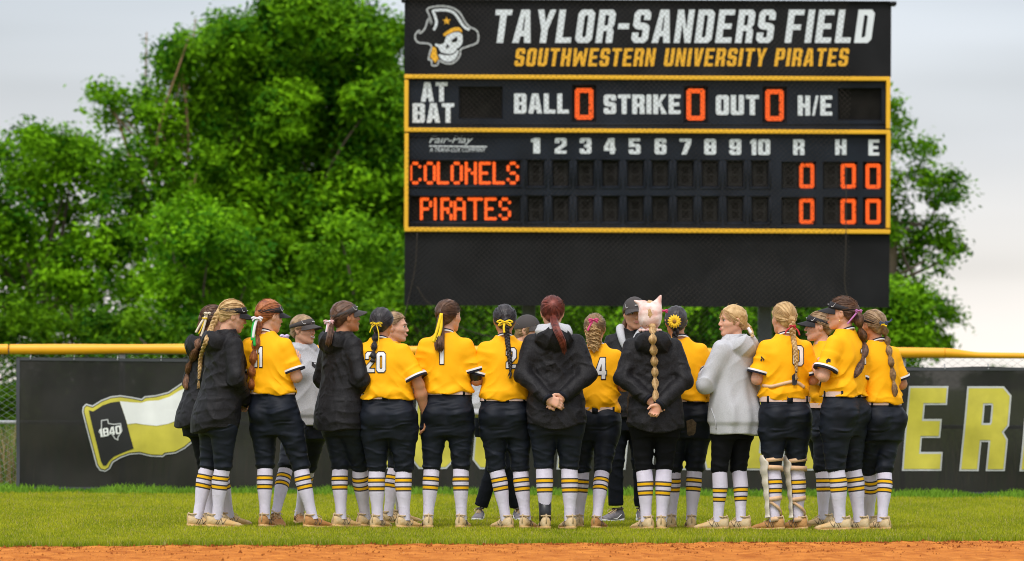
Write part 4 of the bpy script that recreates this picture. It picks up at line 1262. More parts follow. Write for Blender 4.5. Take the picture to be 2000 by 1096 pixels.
def tee_mesh(P):
    k = P.k
    lf = loft(P, 'tee')
    sl = {}
    for s in (-1, 1):
        S, E = P.sh[s], P.el[s]
        t = P.sleeve
        end = S+(E-S)*t
        ax = (E-S)/np.linalg.norm(E-S)
        sl[s] = (S, end, ax)
    P.sleeve_end = sl
    bust = [P.tor(x, .085, 1.235) for x in (-.068, .068)]
    sd = P.seed
    lo = np.min([P.sh[-1], P.sh[1], sl[-1][1], sl[1][1], P.tor(-.25, -.2, .93), P.tor(.25, .2, .93)], 0)-.12; lo[2] = .90*k
    hi = np.max([P.sh[-1], P.sh[1], sl[-1][1], sl[1][1], P.tor(-.25, -.2, .93), P.tor(.25, .2, .93)], 0)+.12; hi[2] = 1.52*k
    neck = P.tor(0, -.012, 1.49)
    hem = P.hem*k
    def f(p):
        q = P.to_local(p)
        d = lf(p)
        for b in bust: d = smin(d, np.linalg.norm(p-b, axis=1)-.062*k*P.w, .05)
        # drape: broad folds fan out from the armpits, and the cloth blouses over the belt
        z = q[:, 2]/k
        fan = np.sin(q[:, 0]*34+np.sign(q[:, 0])*(z-1.25)*26+2.2*fold(q, 3.0, sd)+sd)
        low = np.clip((1.18-z)/.2, 0, 1)
        d = d+.0042*fan*np.clip((1.34-z)/.12, 0, 1)*np.clip(np.abs(q[:, 0])/.08, .25, 1)
        d = d-.0050*crease(q[:, 0]*np.sign(q[:, 0])*70+(z-1.25)*60+3.0*fold(q, 6.0, sd+6))*np.clip((1.32-z)/.15, 0, 1)*np.clip((np.abs(q[:, 0])-.03)/.1, 0, 1)
        d = d+.0075*low*np.sin(z*46+3.2*fold(q*[1, 1, .5], 5.0, sd+1))-.0045*low*crease(z*60+4.0*fold(q*[1, 1, .4], 7.0, sd+4))-.0015
        d = d+.0030*fold(q*[1, 1, .7], 15.0, sd+2)
        for s in (-1, 1):
            S, E2, ax = sl[s]
            ds = d_cone(p, S-ax*.005, E2+ax*.05, .051*k*P.w, .074*k*P.w)
            t = (p-E2) @ ax
            ds = ds+(.0030*np.sin(t*58+2.5*fold(p, 6.0, sd+s)+s)-.0045*crease(t*70+4*fold(p, 5.0, sd+s+3)))*np.clip((t+.17)/.08, 0, 1)
            ds = np.maximum(ds, t)
            d = smin(d, ds, .042)
        d = np.maximum(d, hem+.009*np.sin(q[:, 0]*19+sd*1.7)+.005*np.sin(q[:, 0]*41+sd)-p[:, 2])
        d = smax(d, -(np.linalg.norm((p-neck)*[1, 1, .8], axis=1)-.062*k), .006)
        return d
    v, qd = surfnet(f, lo, hi, .0075)
    o = mesh_obj('jersey', v, qd, M_jersey, P.root)
    P.top = o; P.top_bvh = BVHTree.FromPolygons([tuple(x) for x in v], [tuple(x) for x in qd])
    # cuffs
    for s in (-1, 1):
        S, E2, ax = sl[s]
        r = .0780*k*P.w+.004
        mbc = MB()
        pts = [E2-ax*.022, E2-ax*.021, E2-ax*.0125]
        def ring(a, b, m, dr=0.0):
            v_, f_ = tube([E2+ax*a, E2+ax*(a+b)/2-ax*a*.5+ax*(a*.5 if False else 0), E2+ax*b][::2], [r+dr, r+dr], 28, False)
            return v_, f_
        v1, f1 = tube([E2-ax*.020, E2-ax*.006], [r, r+.001], 28, False)
        v2, f2 = tube([E2-ax*.006, E2+ax*.010], [r+.001, r+.0005], 28, False)
        mbc.add(v1, f1, 0); mbc.add(v2, f2, 1)
        v3, f3 = tube([E2+ax*.010, E2+ax*.008], [r+.0005, r-.03], 28, False); mbc.add(v3, f3, 1)
        mbc.build('cuff_trim', [M_white, M_navy], o)
    # collar
    cc = P.tor(0, -.010, 1.452)
    mbc = MB()
    for dz, rr, m, tr_ in ((0.0, .064, 0, .006), (.010, .0605, 1, .0055)):
        a = np.linspace(0, 2*math.pi, 33)
        loc = np.stack([np.cos(a)*rr*k*1.02, np.sin(a)*rr*k, -.030*k*np.sin(a)+dz], -1)
        w_ = cc+loc @ P.Rb.T
        v_, f_ = tube(w_, tr_*k, 6, False); mbc.add(v_, f_, m)
    mbc.build('collar', [M_white, M_navy], o)
    return o

def coat_mesh(P, kind):
    """rain jacket or hooded sweatshirt, hood lying on the back"""
    k = P.k
    jk = kind == 'jacket'
    m = M_jacket if jk else M_hoodie
    lf = loft(P, 'jacket', 0.0 if jk else .004)
    sd = P.seed
    arms = {}
    for s in (-1, 1):
        S, E, W = P.sh[s], P.el[s], P.wr[s]
        ax = (W-E)/np.linalg.norm(W-E)
        end = W-ax*P.cuff_back+ax*.012
        arms[s] = (S, E, end, ax)
    a0 = .066 if jk else .074
    hd = [P.tor(x, y, z) for x, y, z in ((0, -.135, 1.335), (-.085, -.085, 1.40), (.085, -.085, 1.40), (-.095, -.02, 1.435), (.095, -.02, 1.435), (-.07, .055, 1.43), (.07, .055, 1.43))]
    bust = [P.tor(x, .08, 1.235) for x in (-.07, .07)]
    allp = [x for s in (-1, 1) for x in arms[s][:3]]+hd+[P.tor(-.25, -.24, .8), P.tor(.25, .24, .8)]
    lo = np.min(allp, 0)-.11; hi = np.max(allp, 0)+.11
    hem = P.hem*k
    lo[2] = hem-.05; hi[2] = 1.56*k
    neck = P.tor(0, .0, 1.53)
    Rb = P.Rb
    ncut = P.hc+P.Rh @ np.array([0, 0.01, -.02])*P.hs
    def f(p):
        q = P.to_local(p)
        z = q[:, 2]/k
        d = lf(p)
        for b in bust: d = smin(d, np.linalg.norm(p-b, axis=1)-.066*k*P.w, .06)
        ax_ = np.abs(q[:, 0])
        if jk:
            d = d-.0075*crease(z*40+ax_*46+4.2*fold(q*[1, 1, .7], 3.6, sd))*np.clip(.45+.8*fold(q, 4.0, sd+7), 0, 1)*np.clip((1.36-z)/.15, .15, 1)
            d = d-.0060*crease(z*62-ax_*40+5.0*fold(q*[1, 1, .7], 4.4, sd+2))*np.clip(.4+.8*fold(q, 3.4, sd+4), 0, 1)
            d = d-.0035*crease(z*30+q[:, 0]*95+4.0*fold(q, 6.0, sd+5))*np.clip(.3+.8*fold(q, 5.0, sd+1), 0, 1)
        else:
            d = d+.0075*np.sin(q[:, 0]*40+2.6*fold(q*[1, 1, .35], 3.5, sd))*np.clip((1.30-z)/.3, 0, 1)-.0050*crease(z*34+ax_*30+4.0*fold(q, 4.0, sd+2))*np.clip(.4+.8*fold(q, 3.4, sd+4), 0, 1)
        amp = 1.0
        if not jk: d = d+.012*np.clip((hem/k+.10-z)/.03, 0, 1)
        for s in (-1, 1):
            S, E, W, ax = arms[s]
            ds = smin(d_cone(p, S, E, a0*k*(.5+.5*P.w), .064*k), d_cone(p, E, W+ax*.03, .062*k, .047*k), .03)
            t = (p-W) @ ax
            u = (p-E) @ ((E-S)/np.linalg.norm(E-S))
            ds = ds+amp*(.0055*np.sin(t*62+3.0*fold(p, 5.5, sd+s))*np.exp(-np.abs(np.linalg.norm(p-E, axis=1))/.16)*1.2-.0060*crease(t*64+4.5*fold(p, 5.0, sd+s+4))*np.clip(.5+.7*fold(p, 4.0, sd+6), 0, 1))
            if not jk: ds = ds+.010*np.clip((t+.055)/.015, 0, 1)
            ds = np.maximum(ds, t)
            d = smin(d, ds, .040)
        # hood
        hq = q/k-[0, 0, 0]
        bag = d_ell(hq, (0, -.105, 1.395), (.138, .082, .105), rotx(.35))
        bag = smax(bag, -d_ell(hq, (0, -.060, 1.475), (.100, .085, .105), rotx(.35)), .012)
        h = bag*k
        for a, b, r0, r1 in ((hd[1], hd[3], .046, .040), (hd[2], hd[4], .046, .040), (hd[3], hd[5], .040, .026), (hd[4], hd[6], .040, .026)):
            h = smin(h, d_cone(p, a, b, r0*k, r1*k), .018)
        h = h-.0060*crease(p[:, 2]*55+ax_*60+3.5*fold(p, 6, sd+5))
        d = smin(d, h, .010)
        d = np.maximum(d, hem+.010*np.sin(q[:, 0]*11+sd)-.03*np.clip(1-(q[:, 0]/.17)**2, 0, 1)*(1 if jk else 0)*(q[:, 1] < 0)-p[:, 2])
        d = smax(d, -d_ell(p, neck, (.074*k, .074*k, .12*k)), .008)
        return d
    v, qd = surfnet(f, lo, hi, .0078)
    o = mesh_obj('rain_jacket' if jk else 'hooded_sweatshirt', v, qd, m, P.root)
    P.top = o; P.top_bvh = BVHTree.FromPolygons([tuple(x) for x in v], [tuple(x) for x in qd])
    for s in (-1, 1):
        S, E, W, ax = arms[s]
        v_, f_ = tube([W-ax*.004, W+ax*.012, W+ax*.010], [.047*k, .046*k, .030*k], 18, False)
        MB().add(v_, f_).build('cuff', M_lining if jk else M_hoodie, o)
    return o

def inner_hood(P):
    """grey hood of a sweatshirt pulled out over the jacket collar"""
    k = P.k
    c0 = P.tor(0, -.07, 1.45)
    lo = c0-.24; hi = c0+.24
    def f(p):
        q = P.to_local(p)/k
        d = d_ell(q, (0, -.082, 1.452), (.138, .098, .074), rotx(.38))
        d = smax(d, -d_ell(q, (0, -.030, 1.515), (.098, .085, .085), rotx(.38)), .012)
        for sx in (-1, 1):
            d = smin(d, d_cone(q, (sx*.098, -.03, 1.475), (sx*.062, .07, 1.43), .032, .024), .02)
        d = d*k-.0045*crease(q[:, 2]*70+np.abs(q[:, 0])*55+3*fold(q, 8, P.seed))
        return d
    v, qd = surfnet(f, lo, hi, .0075)
    return mesh_obj('hood', v, qd, M_hoodie, P.top)

def pants_mesh(P, kind='knicker'):
    k = P.k
    m = {'knicker': M_pants, 'tights': M_tights, 'track': M_track}[kind]
    lf = loft(P, 'hips')
    sd = P.seed
    th = {'knicker': 1.0, 'tights': .90, 'track': 1.02}[kind]*P.w
    ends = {}
    for s in (-1, 1):
        A, K = P.an[s], P.kn[s]
        ax = (A-K)/np.linalg.norm(A-K)
        L = np.linalg.norm(A-K)
        t = .035*k if kind != 'track' else L-.045*k
        if P.pants_end: t = P.pants_end*k
        ends[s] = (K+ax*t, ax, L)
    P.pant_end = ends
    bt = [np.append(P.axis(.86*k)[0], .865*k)+P.Rp @ np.array([s*.080*k*P.w, -.068*k, 0]) for s in (-1, 1)]
    allp = [P.hip[-1], P.hip[1], P.kn[-1], P.kn[1], ends[-1][0], ends[1][0]]
    lo = np.min(allp, 0)-.24; hi = np.max(allp, 0)+.24
    lo[2] = min(ends[-1][0][2], ends[1][0][2])-.06; hi[2] = 1.09*k
    def f(p):
        q = P.to_local(p)
        d = lf(p)
        for b in bt: d = smin(d, np.linalg.norm(p-b, axis=1)-.092*k*P.w, .028)
        d = d+.0028*fold(q*[1, 1, 2.2], 11, sd)
        dl = []
        for s in (-1, 1):
            Hh, K, A = P.hip[s], P.kn[s], P.an[s]
            Q, ax, L = ends[s]
            u = (p-K) @ ax
            tp = Hh+(K-Hh)*.33
            x = smin(d_cone(p, Hh+[0, 0, -.02], tp, .100*k*th, .100*k*th), d_cone(p, tp, K, .100*k*th, .068*k*(.45+.55*th)), .03)
            sh = d_cone(p, K, Q+ax*.05, .064*k*(.5+.5*th), (.0625*k if kind != 'track' else .056*k))
            x = smin(x, sh, .03)
            wr_ = np.sin(u*78+3.2*fold(p*[1.2, 1.2, .6], 6.0, sd+s)+s)
            wr2 = np.sin(u*44+q[:, 0]*20*s+2.8*fold(p, 5.0, sd+2+s))
            x = x-.0048*crease(u*95+4.0*fold(p*[1.2, 1.2, .6], 6.0, sd+s))*np.exp(-np.abs(u+.01)/.075)+.0026*wr2*np.exp(-np.abs(u+.30*k)/.10)+.0022*fold(p*[1, 1, 1.8], 14, sd+3)-.0042*crease(u*60+q[:, 0]*22*s+4.0*fold(p, 5.0, sd+5))*np.clip(.45+.8*fold(p, 3.6, sd+1), 0, 1)
            if kind == 'tights': x = x+.001
            if kind != 'track': x = x+.007*np.clip((u-((Q-K) @ ax)+.022)/.010, 0, 1)
            x = np.maximum(x, (p-Q) @ ax)
            dl.append(x)
        d = smin(d, dl[0], .03); d = smin(d, dl[1], .03)
        return d
    v, qd = surfnet(f, lo, hi, .0080)
    o = mesh_obj('trousers' if kind == 'track' else ('tights' if kind == 'tights' else 'pants'), v, qd, m, P.root)
    P.pants_bvh = BVHTree.FromPolygons([tuple(x) for x in v], [tuple(x) for x in qd])
    P.pants = o
    if P.top_kind == 'tee':
        a = np.linspace(0, 2*math.pi, 49)
        z = P.belt_z*k
        hp = np.array(TOR['hips']); aa = np.interp(P.belt_z, hp[:, 0], hp[:, 1])*k*P.w+.012; bb = np.interp(P.belt_z, hp[:, 0], hp[:, 2])*k*(.4+.6*P.w)+.012
        c = P.axis(z)[0]
        loc = np.stack([np.sign(np.cos(a))*np.abs(np.cos(a))**.87*aa, np.sign(np.sin(a))*np.abs(np.sin(a))**.87*bb, 0*a], -1) @ P.Rp.T
        mbb = MB()
        top = loc+[c[0], c[1], z+.020]; bot = loc+[c[0], c[1], z-.018]
        nn = len(a)
        mbb.add(np.concatenate([top, bot]), [(nn+i, nn+i+1, i+1, i) for i in range(nn-1)])
        b = mbb.build('belt', M_belt, o)
        for ang in (-math.pi/2, -math.pi/2-.85, -math.pi/2+.85, .2, math.pi-.2):
            i = int((ang % (2*math.pi))/(2*math.pi)*48)
            t0 = loc[(i+1) % nn]-loc[i]; t0 /= np.linalg.norm(t0)
            cpt = loc[i]+[c[0], c[1], z]; nrm = np.array([t0[1], -t0[0], 0])
            w2 = .022 if abs(ang+math.pi/2) < .1 else .008
            vv = [cpt+t0*sx*w2+nrm*.004+np.array([0, 0, sz*.026]) for sx, sz in ((-1, -1), (1, -1), (1, 1), (-1, 1))]+[cpt+t0*sx*w2-nrm*.01+np.array([0, 0, sz*.026]) for sx, sz in ((-1, -1), (1, -1), (1, 1), (-1, 1))]
            MB().add(vv, [(0, 1, 2, 3), (7, 6, 5, 4), (0, 4, 5, 1), (1, 5, 6, 2), (2, 6, 7, 3), (3, 7, 4, 0)]).build('belt_loop', m, b)
    return o

def sock(P, s):
    k = P.k
    K, A = P.kn[s], P.an[s]
    ax = A-K; L = np.linalg.norm(ax); ax = ax/L
    back = -(P.toe[s]-ax*(P.toe[s] @ ax)); back /= np.linalg.norm(back)
    side = np.cross(ax, back)
    s0 = P.stripe
    br = [0.0, s0-.012, s0, s0+.011, s0+.030, s0+.041, s0+.066, s0+.077, s0+.096, s0+.107]
    mats_ = [0, 0, 2, 1, 2, 0, 2, 1, 2]
    us = []; ms = []
    for i in range(len(br)-1): us.append(br[i]); ms.append(mats_[i])
    us.append(br[-1])
    rest = np.linspace(br[-1], L/k+.015, 12)[1:]
    us += list(rest); ms += [0]*len(rest)
    us = np.array(us)*k
    u = us/L
    r = np.interp(u, [0, .12, .30, .50, .75, .95, 1.1], [.058, .0575, .0600, .0540, .0410, .0385, .040])*k*(.45+.55*P.w)*P.calf
    off = np.interp(u, [0, .28, .7, 1.0], [0, .012, .004, 0])*k
    n = 22
    a = np.arange(n)*2*math.pi/n
    C = K+ax*us[:, None]+back*off[:, None]
    wob = 1+.012*np.sin(3*a[None]+us[:, None]*60+P.seed)+.010*np.sin(us*150+P.seed)[:, None]*np.clip((u[:, None]-.8)*5, 0, 1)
    v = C[:, None]+(np.cos(a)[None, :, None]*back+np.sin(a)[None, :, None]*side)*(r[:, None]*wob)[:, :, None]
    f = []; fm = []
    for i in range(len(us)-1):
        for j in range(n):
            f.append((i*n+j, (i+1)*n+j, (i+1)*n+(j+1) % n, i*n+(j+1) % n)); fm.append(ms[i])
    return mesh_obj('sock', v.reshape(-1, 3), f, [M_socks, M_sockY, M_sockB], P.root, True, None, fm)

# shoe: one mesh for all, pointing along +Y, ankle over the origin
def _shoe_data():
    n = 20
    #      y      z_bottom z_top half width
    st = [(-.080, .020, .070, .012), (-.074, .014, .092, .026), (-.055, .013, .105, .034), (-.025, .013, .108, .037), (.000, .013, .100, .038), (.030, .013, .088, .038), (.060, .013, .076, .040), (.095, .012, .064, .044), (.125, .012, .054, .045), (.155, .013, .046, .040), (.178, .016, .036, .026), (.186, .020, .028, .008)]
    V = []; F_ = []
    a = np.arange(n)*2*math.pi/n
    for y, z0, z1, w in st:
        c, h = (z0+z1)/2, (z1-z0)/2
        ca, sa = np.cos(a), np.sin(a)
        x = np.sign(ca)*np.abs(ca)**.75*w*np.where(sa > 0, 1-.32*sa, 1)
        z = c+np.sign(sa)*np.abs(sa)**.8*h
        V.append(np.stack([x+.006*max(0, y)*4*0, 0*x+y, z], -1))
    for i in range(len(st)-1):
        for j in range(n): F_.append((i*n+j, i*n+(j+1) % n, (i+1)*n+(j+1) % n, (i+1)*n+j))
    F_.append(tuple(range(n-1, -1, -1))); F_.append(tuple(range((len(st)-1)*n, len(st)*n)))
    up = (np.concatenate(V), F_)
    # sole
    ys = np.linspace(-.084, .190, 26)
    w = np.interp(ys, [-.084, -.07, -.04, 0, .04, .10, .14, .17, .185, .190], [.006, .028, .037, .037, .036, .046, .045, .034, .018, .004])
    zt = np.interp(ys, [-.084, 0, .12, .19], [.034, .024, .020, .030]); zb = np.interp(ys, [-.084, -.07, .15, .19], [.010, .003, .003, .016])
    v = np.concatenate([np.stack([-w, ys, zb], -1), np.stack([w, ys, zb], -1), np.stack([w*1.03, ys, zt], -1), np.stack([-w*1.03, ys, zt], -1)])
    m = len(ys); f = []
    for i in range(m-1):
        for q in range(4):
            p_, r_ = q*m, ((q+1) % 4)*m
            f.append((p_+i, r_+i, r_+i+1, p_+i+1))
    f += [(0, 3*m, 2*m, m), (m-1, 2*m-1, 3*m-1, 4*m-1)]
    for cy in (-.055, -.03, .07, .10, .14):
        for cx in (-.024, .024):
            b = len(v)
            v = np.concatenate([v, [(cx-.006, cy-.006, -.004), (cx+.006, cy-.006, -.004), (cx+.006, cy+.006, -.004), (cx-.006, cy+.006, -.004), (cx-.008, cy-.008, .005), (cx+.008, cy-.008, .005), (cx+.008, cy+.008, .005), (cx-.008, cy+.008, .005)]])
            f += [(b, b+3, b+2, b+1), (b, b+1, b+5, b+4), (b+1, b+2, b+6, b+5), (b+2, b+3, b+7, b+6), (b+3, b, b+4, b+7)]
    return up, (v, f)
_SH = _shoe_data()
def top_z(y): return np.interp(y, [-.08, -.055, -.025, 0, .03, .06, .095, .125, .155, .178], [.07, .105, .108, .1, .088, .076, .064, .054, .046, .036])
_shoe_cache = {}
def shoe(P, s, kind):
    key = kind
    if key not in _shoe_cache:
        (uv, uf), (sv, sf) = _SH
        o = mesh_obj('shoe', uv, uf, M_shoe[kind])
        so = mesh_obj('sole', sv, sf, M_soleW if kind == 'grey' else M_sole, o)
        mb = MB()
        for i, y in enumerate((.028, .045, .062, .080)):
            z = top_z(y)+.004
            w = .021
            mb.tube(smooth_path([(-w, y-.004, z-.012), (0, y+.003, z+.003), (w, y-.004, z-.012)], 7), .0034, 5)
        mb.tube(smooth_path([(0, .022, .094), (.022, .030, .104), (.034, .052, .092), (.030, .06, .08)], 10), .003, 5)
        mb.tube(smooth_path([(0, .022, .094), (-.024, .028, .102), (-.036, .048, .088)], 10), .003, 5)
        mb.build('laces', M_lace, o)
        mb = MB()
        mb.tube(smooth_path([(-.030, -.045, .104), (-.030, -.01, .106), (-.022, .015, .102), (0, .024, .098), (.022, .015, .102), (.030, -.01, .106), (.030, -.045, .104), (.012, -.066, .108), (-.012, -.066, .108), (-.030, -.045, .104)], 36), .006, 6, caps=False)
        mb.tube([(0, -.079, .05), (0, -.0785, .085), (0, -.071, .112), (0, -.064, .118)], .005, 6)
        mb.build('collar', M_mark if kind == 'grey' else M_lace, o)
        mb = MB()
        if kind != 'grey':     # dark bars of the emblem on each flank
            for sx in (-1, 1):
                for (y0, z0), (y1, z1) in (((.000, .030), (.026, .076)), ((.026, .076), (.036, .032)), ((.036, .032), (.066, .066)), ((-.014, .034), (.004, .066))):
                    p = []
                    for t in np.linspace(0, 1, 5):
                        y, z = y0+(y1-y0)*t, z0+(z1-z0)*t
                        zz = np.clip((z-.012)/(top_z(y)-.012), 0, 1); sa = 2*zz-1
                        w = np.interp(y, [-.055, -.025, .03, .06, .095], [.034, .037, .038, .040, .044])
                        x = (max(1-abs(sa)**2.5, .02))**.30*w*(1-.32*max(sa, 0))
                        p.append((sx*(x+.0005), y, z))
                    mb.tube(p, .0026, 5)
        else:
            for sx in (-1, 1): mb.tube(smooth_path([(sx*.040, .08, .035), (sx*.042, .04, .030), (sx*.038, -.02, .062)], 9), .003, 5)
        mb.build('side_mark', M_mark if kind != 'grey' else M_white, o)
        _shoe_cache[key] = o
        c = o
    else:
        src = _shoe_cache[key]
        c = src.copy(); COL.objects.link(c)
        for ch in src.children:
            d = ch.copy(); COL.objects.link(d); d.parent = c
    c.parent = P.root
    A = P.an[s]; t = P.toe[s]
    k = P.k*1.0
    yaw = math.atan2(-t[0], t[1])
    c.location = (A[0], A[1], P.feet[s][3]+.002)
    lift = P.feet[s][3]
    c.rotation_euler = (-.0 if lift < .01 else -.25, 0, yaw)
    c.scale = (k*1.02, k*1.0, k*1.0)
    return c

# ------------------------------------------------------------------ hair
def hl(x):   # signed distance to the hairline plane in head units (negative: hair)
    return .707*x[:, 1]-.707*x[:, 2]+.0035
def hair_cap(P, col, grow=.010):
    Rh, c, s = P.Rh, P.hc, P.hs
    tie = P.tie
    def f(p):
        q = ((p-c) @ Rh)/s
        ax = np.stack([np.abs(q[:, 0]), q[:, 1], q[:, 2]], -1)
        d = d_ell(q, (0, -.014, .030), (.076+grow, .097+grow, .086+grow))
        d = smin(d, d_ell(q, (0, -.050, -.028), (.050+grow*.5, .046+grow*.6, .058)), .03)
        d = smax(d, -q[:, 2]-.078, .01)
        d = d-.0022*np.sin(q[:, 0]*150+6*fold(q, 20, P.seed))-.002*crease(q[:, 0]*120*(1+.3*np.abs(q[:, 2]-.03)/.1)+3*fold(q, 9, P.seed))
        d = smax(d, hl(q), .010)
        d = smax(d, -(np.linalg.norm((ax-[.084, .004, -.014])*[.55, .9, .8], axis=1)-.030), .008)
        if tie is not None: d = smin(d, np.linalg.norm(q-tie, axis=1)-.020, .03)
        return d*s
    lo = c-.16; hi = c+.16
    v, qd = surfnet(f, lo, hi, .0058)
    o = mesh_obj('hair', v, qd, M_hair[col], P.root)
    P.hair = o
    return o
def strands(P, col, n=150, tie=None):
    """pulled back locks from the hairline to the tie"""
    g = np.random.default_rng(P.seed)
    Rh, c, s = P.Rh, P.hc, P.hs
    E0, Er = np.array([0, -.014, .030]), np.array([.087, .108, .097])
    T = (np.asarray(tie)-E0)/Er; T /= np.linalg.norm(T)
    V = []; FF = []; k = 0
    ns = 9
    for i in range(n):
        a = g.uniform(0, 2*math.pi)
        # a point on the ellipsoid along the hairline plane
        e1 = np.array([1.0, 0, 0]); e2 = np.array([0, .707, .707]); nn = np.array([0, .707, -.707])
        d = e1*math.cos(a)+e2*math.sin(a)
        h = d*1.0+nn*((-.0035+.002-nn @ E0)/.1)*g.uniform(.75, 1.0)
        h = h/np.linalg.norm(h)
        if h[1] > .2 and h[2] < -.1: continue
        if h[2] < -.65 and g.uniform() < .4: continue
        u = np.linspace(0, 1, ns)[:, None]
        om = math.acos(np.clip(h @ T, -.999, .999))
        q = (np.sin((1-u)*om)*h+np.sin(u*om)*T)/math.sin(om)
        rr = 1+g.uniform(-.015, .030)+.03*np.sin(u*math.pi)*g.uniform(0, 1)
        q = E0+q*Er*rr
        w = c+(q*s) @ Rh.T
        v, f = tube(w, np.linspace(.0014, .0034, ns)*g.uniform(.6, 1.25), 3, False)
        V.append(v); FF += [tuple(x+k for x in t) for t in f]; k += len(v)
    # flyaway wisps
    for i in range(18):
        d = g.normal(size=3); d[2] = abs(d[2])*.9+.1; d[1] -= .3; d /= np.linalg.norm(d)
        p0 = E0+d*Er*1.0; t = g.normal(size=3)*.5; t -= d*(t @ d)
        w = np.array([p0, p0+t*.016+d*.005, p0+t*.032+d*g.uniform(.002, .010)])
        w = c+(smooth_path(w, 6)*s) @ Rh.T
        v, f = tube(w, .0008, 3, False); V.append(v); FF += [tuple(x+k for x in t_) for t_ in f]; k += len(v)
    return mesh_obj('hair_strands', np.concatenate(V), FF, M_hair[col], P.hair)

def tie_world(P): return P.hc+P.Rh @ (np.asarray(P.tie)*P.hs)
def tail_path(P, px, n=40, lift=.018):
    """the tail hangs from the tie and lies on the cloth behind it; px are photo pixels"""
    R0 = np.array(P.root.location)
    pts = [tie_world(P)]
    out = P.Rh @ np.array([0, -1.0, -.1]); 
    yl = pts[0][1]
    for (x, y) in px:
        Y = R0[1]-.08
        q = at(x, y, Y)-R0
        h = P.top_bvh.ray_cast(Vector((q[0], -1.5, q[2])), Vector((0, 1, 0)))[0]
        yy = (h.y-lift) if h is not None else yl
        yy = min(yy, yl+.03) if h is None else yy
        q = at(x, y, R0[1]+yy)-R0
        q[1] = yy
        pts.append(q); yl = yy
    return smooth_path(pts, n)
def tail_bubble(P, col, px, nb, r, end=.4):
    L = tail_path(P, px, nb*9)
    u = np.linspace(0, nb, len(L))
    ph = u % 1.0
    sz = np.interp(u/nb, [0, .2, 1], [1.0, 1.0, .72])
    rad = (.24+.76*np.abs(np.sin(np.pi*ph**1.25))**.8)*r*sz
    rad[-1] *= end
    n = 20
    g = np.random.default_rng(P.seed)
    wob = 1+.09*g.normal(size=(1, n)).repeat(len(L), 0)+.03*g.normal(size=(len(L), n))
    v, f = tube(L, rad, n, True, wob)
    t_, N_, B_ = frames(L)
    ms = MB(); ms.add(v, f)
    for i in range(54):
        a = g.uniform(0, 2*math.pi); a = a+np.cumsum(g.normal(0, .05, len(L)))
        rr = rad*(1.03+.05*g.normal())+.0012*g.normal(size=len(L))
        if i % 9 == 0: rr = rr+.006*np.abs(np.sin(np.pi*ph))*g.uniform(.3, 1)
        v2, f2 = tube(L+N_*(np.cos(a)*rr)[:, None]+B_*(np.sin(a)*rr)[:, None], .0015*g.uniform(.6, 1.4), 3, False); ms.add(v2, f2)
    o = ms.build('ponytail', M_hair[col], P.hair)
    for i in range(1, nb):
        j = int(round(i*len(L)/nb)); j = min(j, len(L)-2)
        d = L[j+1]-L[j-1]; d /= np.linalg.norm(d)
        v, f = tube([L[j]-d*.004, L[j]+d*.004], r*.36, 10)
        MB().add(v, f).build('hair_tie', M_hair['dark'] if col not in ('dark',) else M_blackp, o)
    return o
def tail_plait(P, col, px, turns, r, thin=.55):
    L = tail_path(P, px, 90, lift=.022)
    t, N, B = frames(L)
    # side axis in the picture plane, depth axis towards the viewer
    up = np.array([0, -1.0, 0])
    S_ = np.cross(t, up); S_ /= np.maximum(np.linalg.norm(S_, axis=1, keepdims=True), 1e-6)
    D_ = np.cross(S_, t)
    u = np.linspace(0, 1, len(L))
    rr = r*np.interp(u, [0, .08, .3, .75, .9, 1], [1.5, 1.45, 1.05, .85, .6, .35])
    mb = MB()
    for i in range(3):
        a = u*turns*2*math.pi+i*2*math.pi/3
        c = L+S_*(np.sin(a)*rr*.55)[:, None]+D_*(np.sin(2*a)*rr*.32)[:, None]
        v, f = tube(c, rr*.56, 9); mb.add(v, f)
    g = np.random.default_rng(P.seed)
    for i in range(70):          # stray strands over the three locks
        a = u*turns*2*math.pi+(i % 3)*2*math.pi/3; b0 = g.uniform(0, 6.28)
        c = L+S_*(np.sin(a)*rr*.55)[:, None]+D_*(np.sin(2*a)*rr*.32)[:, None]
        c = c+S_*(np.cos(b0)*rr*.58)[:, None]+D_*(np.sin(b0)*rr*.58)[:, None]
        i0 = int(g.uniform(0, 60)); c = c[i0:i0+int(g.uniform(14, 30))]
        v, f = tube(c, .0014, 3, False); mb.add(v, f)
    # loose brush below the last band
    g = np.random.default_rng(P.seed)
    e = L[-1]; d = t[-1]
    for i in range(14):
        q = e+d*g.uniform(.02, .05)+S_[-1]*g.normal(0, .008)+D_[-1]*g.normal(0, .006)
        v, f = tube(smooth_path([e-d*.012, e+(q-e)*.5+S_[-1]*g.normal(0, .004), q], 6), [.004, .0045, .004, .003, .002, .001], 4); mb.add(v, f)
    o = mb.build('plait', M_hair[col], P.hair)
    j = -6
    v, f = tube([L[j]-t[j]*.005, L[j]+t[j]*.005], rr[j]*1.05, 10)
    MB().add(v, f).build('hair_tie', M_blackp, o)
    return o
